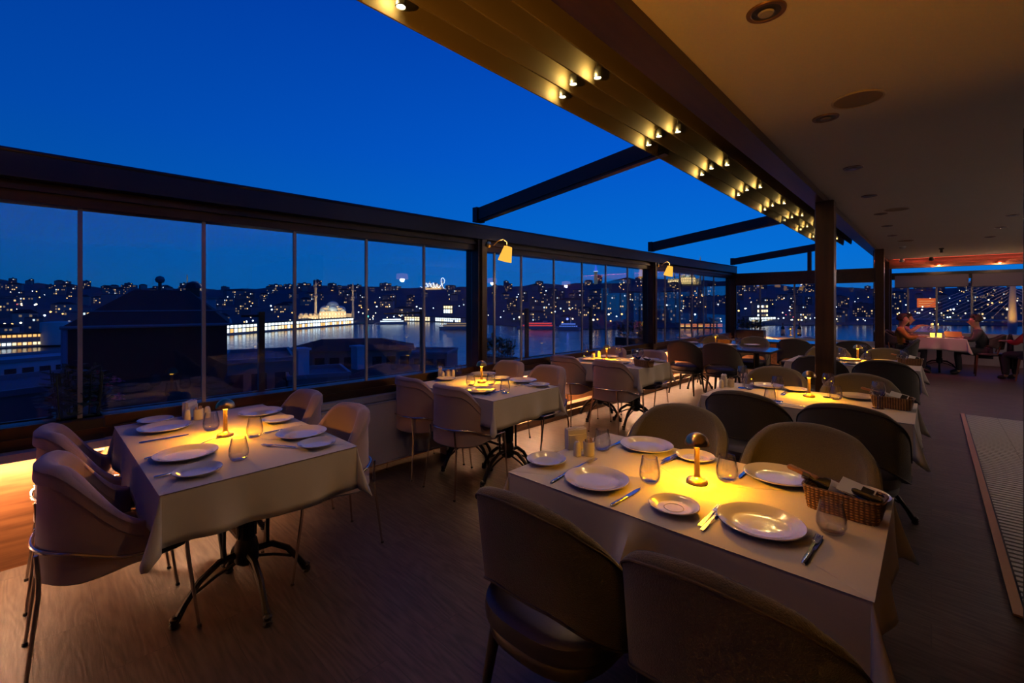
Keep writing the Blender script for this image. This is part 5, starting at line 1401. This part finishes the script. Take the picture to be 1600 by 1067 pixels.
# ferries
def ferry(label, px, Z, L_, rz, cell):
    A = brp(px, Z, WZ); t = thing('ferry', label, 'boat', (A.x, A.y, WZ), face_cam(A)+rz)
    mb = MB(); mb.loft([[(L_/2*sx_, 0, 0), (L_*.42*sx_, 3.2, 0), (-L_*.42*sx_, 3.2, 0), (-L_/2*sx_, 0, 0), (-L_*.42*sx_, -3.2, 0), (L_*.42*sx_, -3.2, 0)][:6] if z == 0 else [(x*1.04, y*1.1, z) for x, y, _ in [(L_/2*sx_, 0, 0), (L_*.42*sx_, 3.2, 0), (-L_*.42*sx_, 3.2, 0), (-L_/2*sx_, 0, 0), (-L_*.42*sx_, -3.2, 0), (L_*.42*sx_, -3.2, 0)]] for z, sx_ in ((0, 1), (2.2, 1))], True, True); mb.build('hull', bm, t)
    mb = MB(); mb.box(-L_*.38, L_*.38, -2.7, 2.7, 2.2, 4.6); mb.box(-L_*.30, L_*.30, -2.4, 2.4, 4.7, 6.6); mb.box(L_*.1, L_*.2, -1.5, 1.5, 6.7, 8.2); mb.build('decks', bm, t)
    mb = MB()
    for r, (z, hw) in enumerate(((3.0, .37), (5.2, .29))):
        n_ = int(L_/2.2)
        for k in range(n_):
            x = -hw*L_+2*hw*L_*(k+.5)/n_; mb.box(x-.55, x+.55, -2.86, -2.72, z, z+1.1)
    mb.build('lit_windows', cell, t)
    mb = MB(); mb.lathe([(.9, 6.6), (.8, 9.2), (.6, 9.3)], 12, (-L_*.1, 0, 0)); mb.build('funnel', railm, t, True)
ferry('white passenger ferry with rows of lit windows at the quay right of the mosque', 612, 560, 38, .12, arcA)
ferry('dim ferry moored left of the nearer window post', 715, 450, 36, -.1, win_d)
ferry('ferry with red lights between the window posts', 842, 455, 44, .05, glow('boat_red', (1, .08, .08), .8))
ferry('ferry with blue lights between the window posts', 888, 440, 24, .0, glow('boat_blue', (.12, .25, 1), .9))

# near roofs: the dark hipped house
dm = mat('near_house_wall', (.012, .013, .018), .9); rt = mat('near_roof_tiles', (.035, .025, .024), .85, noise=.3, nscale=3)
b2 = D(355, 25.2, 505); rb = Vector((b2.x, b2.y, 0)).normalized()
dirA = D(103, 1, 473); dirA.z = 0; dirA.normalize()
a = dirA*(b2.xy.length/dirA.dot(rb)); ez = .30; a.z = ez
t = thing('dark_house', 'black flat-fronted house with a hipped tile roof just beyond the left windows', 'building')
d = (b2-a); d.z = 0; nrm = Vector((-d.y, d.x, 0)).normalized()
if nrm.dot(Vector((a.x, a.y, 0))) < 0: nrm = -nrm
c3, d3 = b2+nrm*9, a+nrm*9
def up(p, z): return (p.x, p.y, z)
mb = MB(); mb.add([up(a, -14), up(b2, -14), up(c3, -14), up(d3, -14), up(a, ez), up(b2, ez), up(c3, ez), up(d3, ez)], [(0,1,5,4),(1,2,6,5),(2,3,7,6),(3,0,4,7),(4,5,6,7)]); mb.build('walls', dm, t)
cen = (a+b2+c3+d3)/4; dn = d.normalized(); ap1, ap2 = cen-dn*1.3-nrm*.5, cen+dn*1.3-nrm*.5
def eo(p): return p+(p-cen)*.05
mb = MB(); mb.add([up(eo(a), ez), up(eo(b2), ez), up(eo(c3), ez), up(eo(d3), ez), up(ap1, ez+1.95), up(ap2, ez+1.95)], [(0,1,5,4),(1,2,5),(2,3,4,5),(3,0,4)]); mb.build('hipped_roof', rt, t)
gm = mat('gutter_pale', (.20, .22, .26), .5)
mb = MB(); mb.path([up(eo(a), ez), up(eo(b2), ez)], .09, 6); mb.path([up(eo(a)+nrm*1.6, ez+.75), up(eo(b2)+nrm*1.6, ez+.75)], .05, 6); mb.path([up(eo(b2), ez), up(eo(c3), ez)], .08, 6); mb.build('gutters', gm, t)
mb = MB(); q = a-dn*.05; mb.path([up(q, ez), up(q, -14)], .13, 6); mb.build('drain_pipe', mat('drain_blue', (.10, .22, .35), .5), t)
# antenna mast and the pale rooftop block behind
p = D(250, 30, 484); t = thing('antenna_mast', 'thin dark antenna mast with a round head behind the hipped roof', 'antenna', (p.x, p.y, p.z-1))
mb = MB(); mb.path([(0, 0, 0), (0, 0, 3.0)], .10, 6); mb.lathe([(.28, 0), (.28, .8), (.12, 1.0)], 10); mb.build('pole', railm, t)
mb = MB(); mb.lathe([(0, 2.75), (.22, 2.85), (.28, 3.02), (.2, 3.2), (0, 3.28)], 12); mb.build('round_head', mat('antenna_teal', (.10, .20, .20), .6), t, True)
p = D(286, 42, 500); t = thing('rooftop_block', 'pale blue-grey rooftop block behind the hipped roof', 'building', (p.x, p.y, -3), face_cam(p))
mb = MB(); mb.box(-2.0, 2.6, 0, 4, -10, 4.9); mb.build('walls', mat('pale_block', (.40, .48, .55), .8), t); mb = MB(); mb.box(-2.2, 2.8, -.2, 4.2, 4.9, 5.05); mb.build('parapet', gm, t)
mb = MB(); mb.box(.2, 1.3, .5, 2, 5.05, 5.9); mb.lathe([(.8, 0), (.5, .5), (0, .7)], 10, (.75, 1.2, 5.9)); mb.build('chimney', railm, t)
# other near roofs
def block(label, px, Z, pyt, w, dep, hgt, m, rz=0, hip=None, wins=None, nm='house'):
    p = D(px, Z, pyt); t = thing(nm, label, 'building', (p.x, p.y, p.z), face_cam(p)+rz)
    mb = MB(); mb.box(-w/2, w/2, 0, dep, -hgt, 0); mb.build('walls', m, t)
    if hip:
        mb = MB(); e = .4; mb.add([(-w/2-e, -e, 0), (w/2+e, -e, 0), (w/2+e, dep+e, 0), (-w/2-e, dep+e, 0), (-w/4, dep/2, hip), (w/4, dep/2, hip)], [(0,1,5,4),(1,2,5),(2,3,4,5),(3,0,4),(3,2,1,0)]); mb.build('tiled_roof', rt, t)
    else:
        mb = MB(); mb.box(-w/2-.15, w/2+.15, -.15, .1, 0, .35); mb.box(-w/2-.15, w/2+.15, dep-.1, dep+.15, 0, .35); mb.box(-w/2-.15, -w/2+.1, .1, dep-.1, 0, .35); mb.box(w/2-.1, w/2+.15, .1, dep-.1, 0, .35); mb.build('parapet', gm, t)
    if wins:
        r_, c_, zz, hh = wins
        for i in range(r_):
            mb = MB()
            for j in range(c_):
                x = -w/2+w*(j+.5)/c_; mb.box(x-w/c_*.33, x+w/c_*.33, -.06, 0, -zz-i*hh*1.6-hh, -zz-i*hh*1.6)
            mb.build('window_row', mat('dark_window_glass', (.015, .02, .03), .15), t)
    return t
offm = mat('office_wall', (.42, .55, .62), .8); gw = mat('grey_wall', (.16, .18, .20), .9); gw2 = mat('stucco_wall', (.20, .18, .16), .9)
block('pale office building with two rows of windows low at the left edge', 30, 46, 566, 18, 8, 25, offm, .30, None, (2, 14, .6, 1.6), 'office_building')
block('flat grey roof with a parapet below the pale office', 20, 26, 618, 12, 8, 20, gw, .3)
block('low dark house with a blue lit edge right of the black house', 405, 40, 566, 5.5, 10, 18, gw2, .0, None, (1, 3, 1, 2))
block('dark tiled house below the water in the middle of the windows', 545, 55, 548, 15, 8, 20, gw2, -.12, 1.2, (2, 9, .8, 1.4))
block('grey stepped house front with small windows, middle of the windows', 500, 40, 590, 5, 6, 20, gw, .1, None, (2, 5, 1.0, 1.2))
block('low grey house front beside the stepped house', 600, 44, 590, 6.5, 8, 20, gw, -.25, .8, (2, 6, .8, 1.3))
block('dark house with a flat roof below the nearer window post', 662, 76, 553, 8, 8, 20, gw2, -.3, None, (2, 4, .8, 1.3))
block('grey roof just below the left windows', 402, 22, 668, 6, 2, 15, gw, .2, .5)
for px, Z, py, h in ((470, 42, 560, 1.8), (560, 50, 548, 1.4)):
    p = D(px, Z, py); t = thing('chimney', 'broad chimney stack on the middle rooftops, %s' % ('left one' if px == 470 else 'right one'), 'chimney', (p.x, p.y, p.z-2)); mb = MB(); mb.box(-.7, .7, -.5, .5, 0, h+1); mb.box(-.85, .85, -.65, .65, h+1, h+1.2); mb.build('stack', offm, t)
# suppress stray: street glow on the middle rooftops
for px, Z, py in ((470, 45, 610), (590, 45, 625)):
    p = D(px, Z, py); lw((p.x, p.y, p.z-6), 0, 'street lamp in the lane between the middle rooftops, %s' % ('left one' if px == 470 else 'right one'), 'lane lamps', .12)
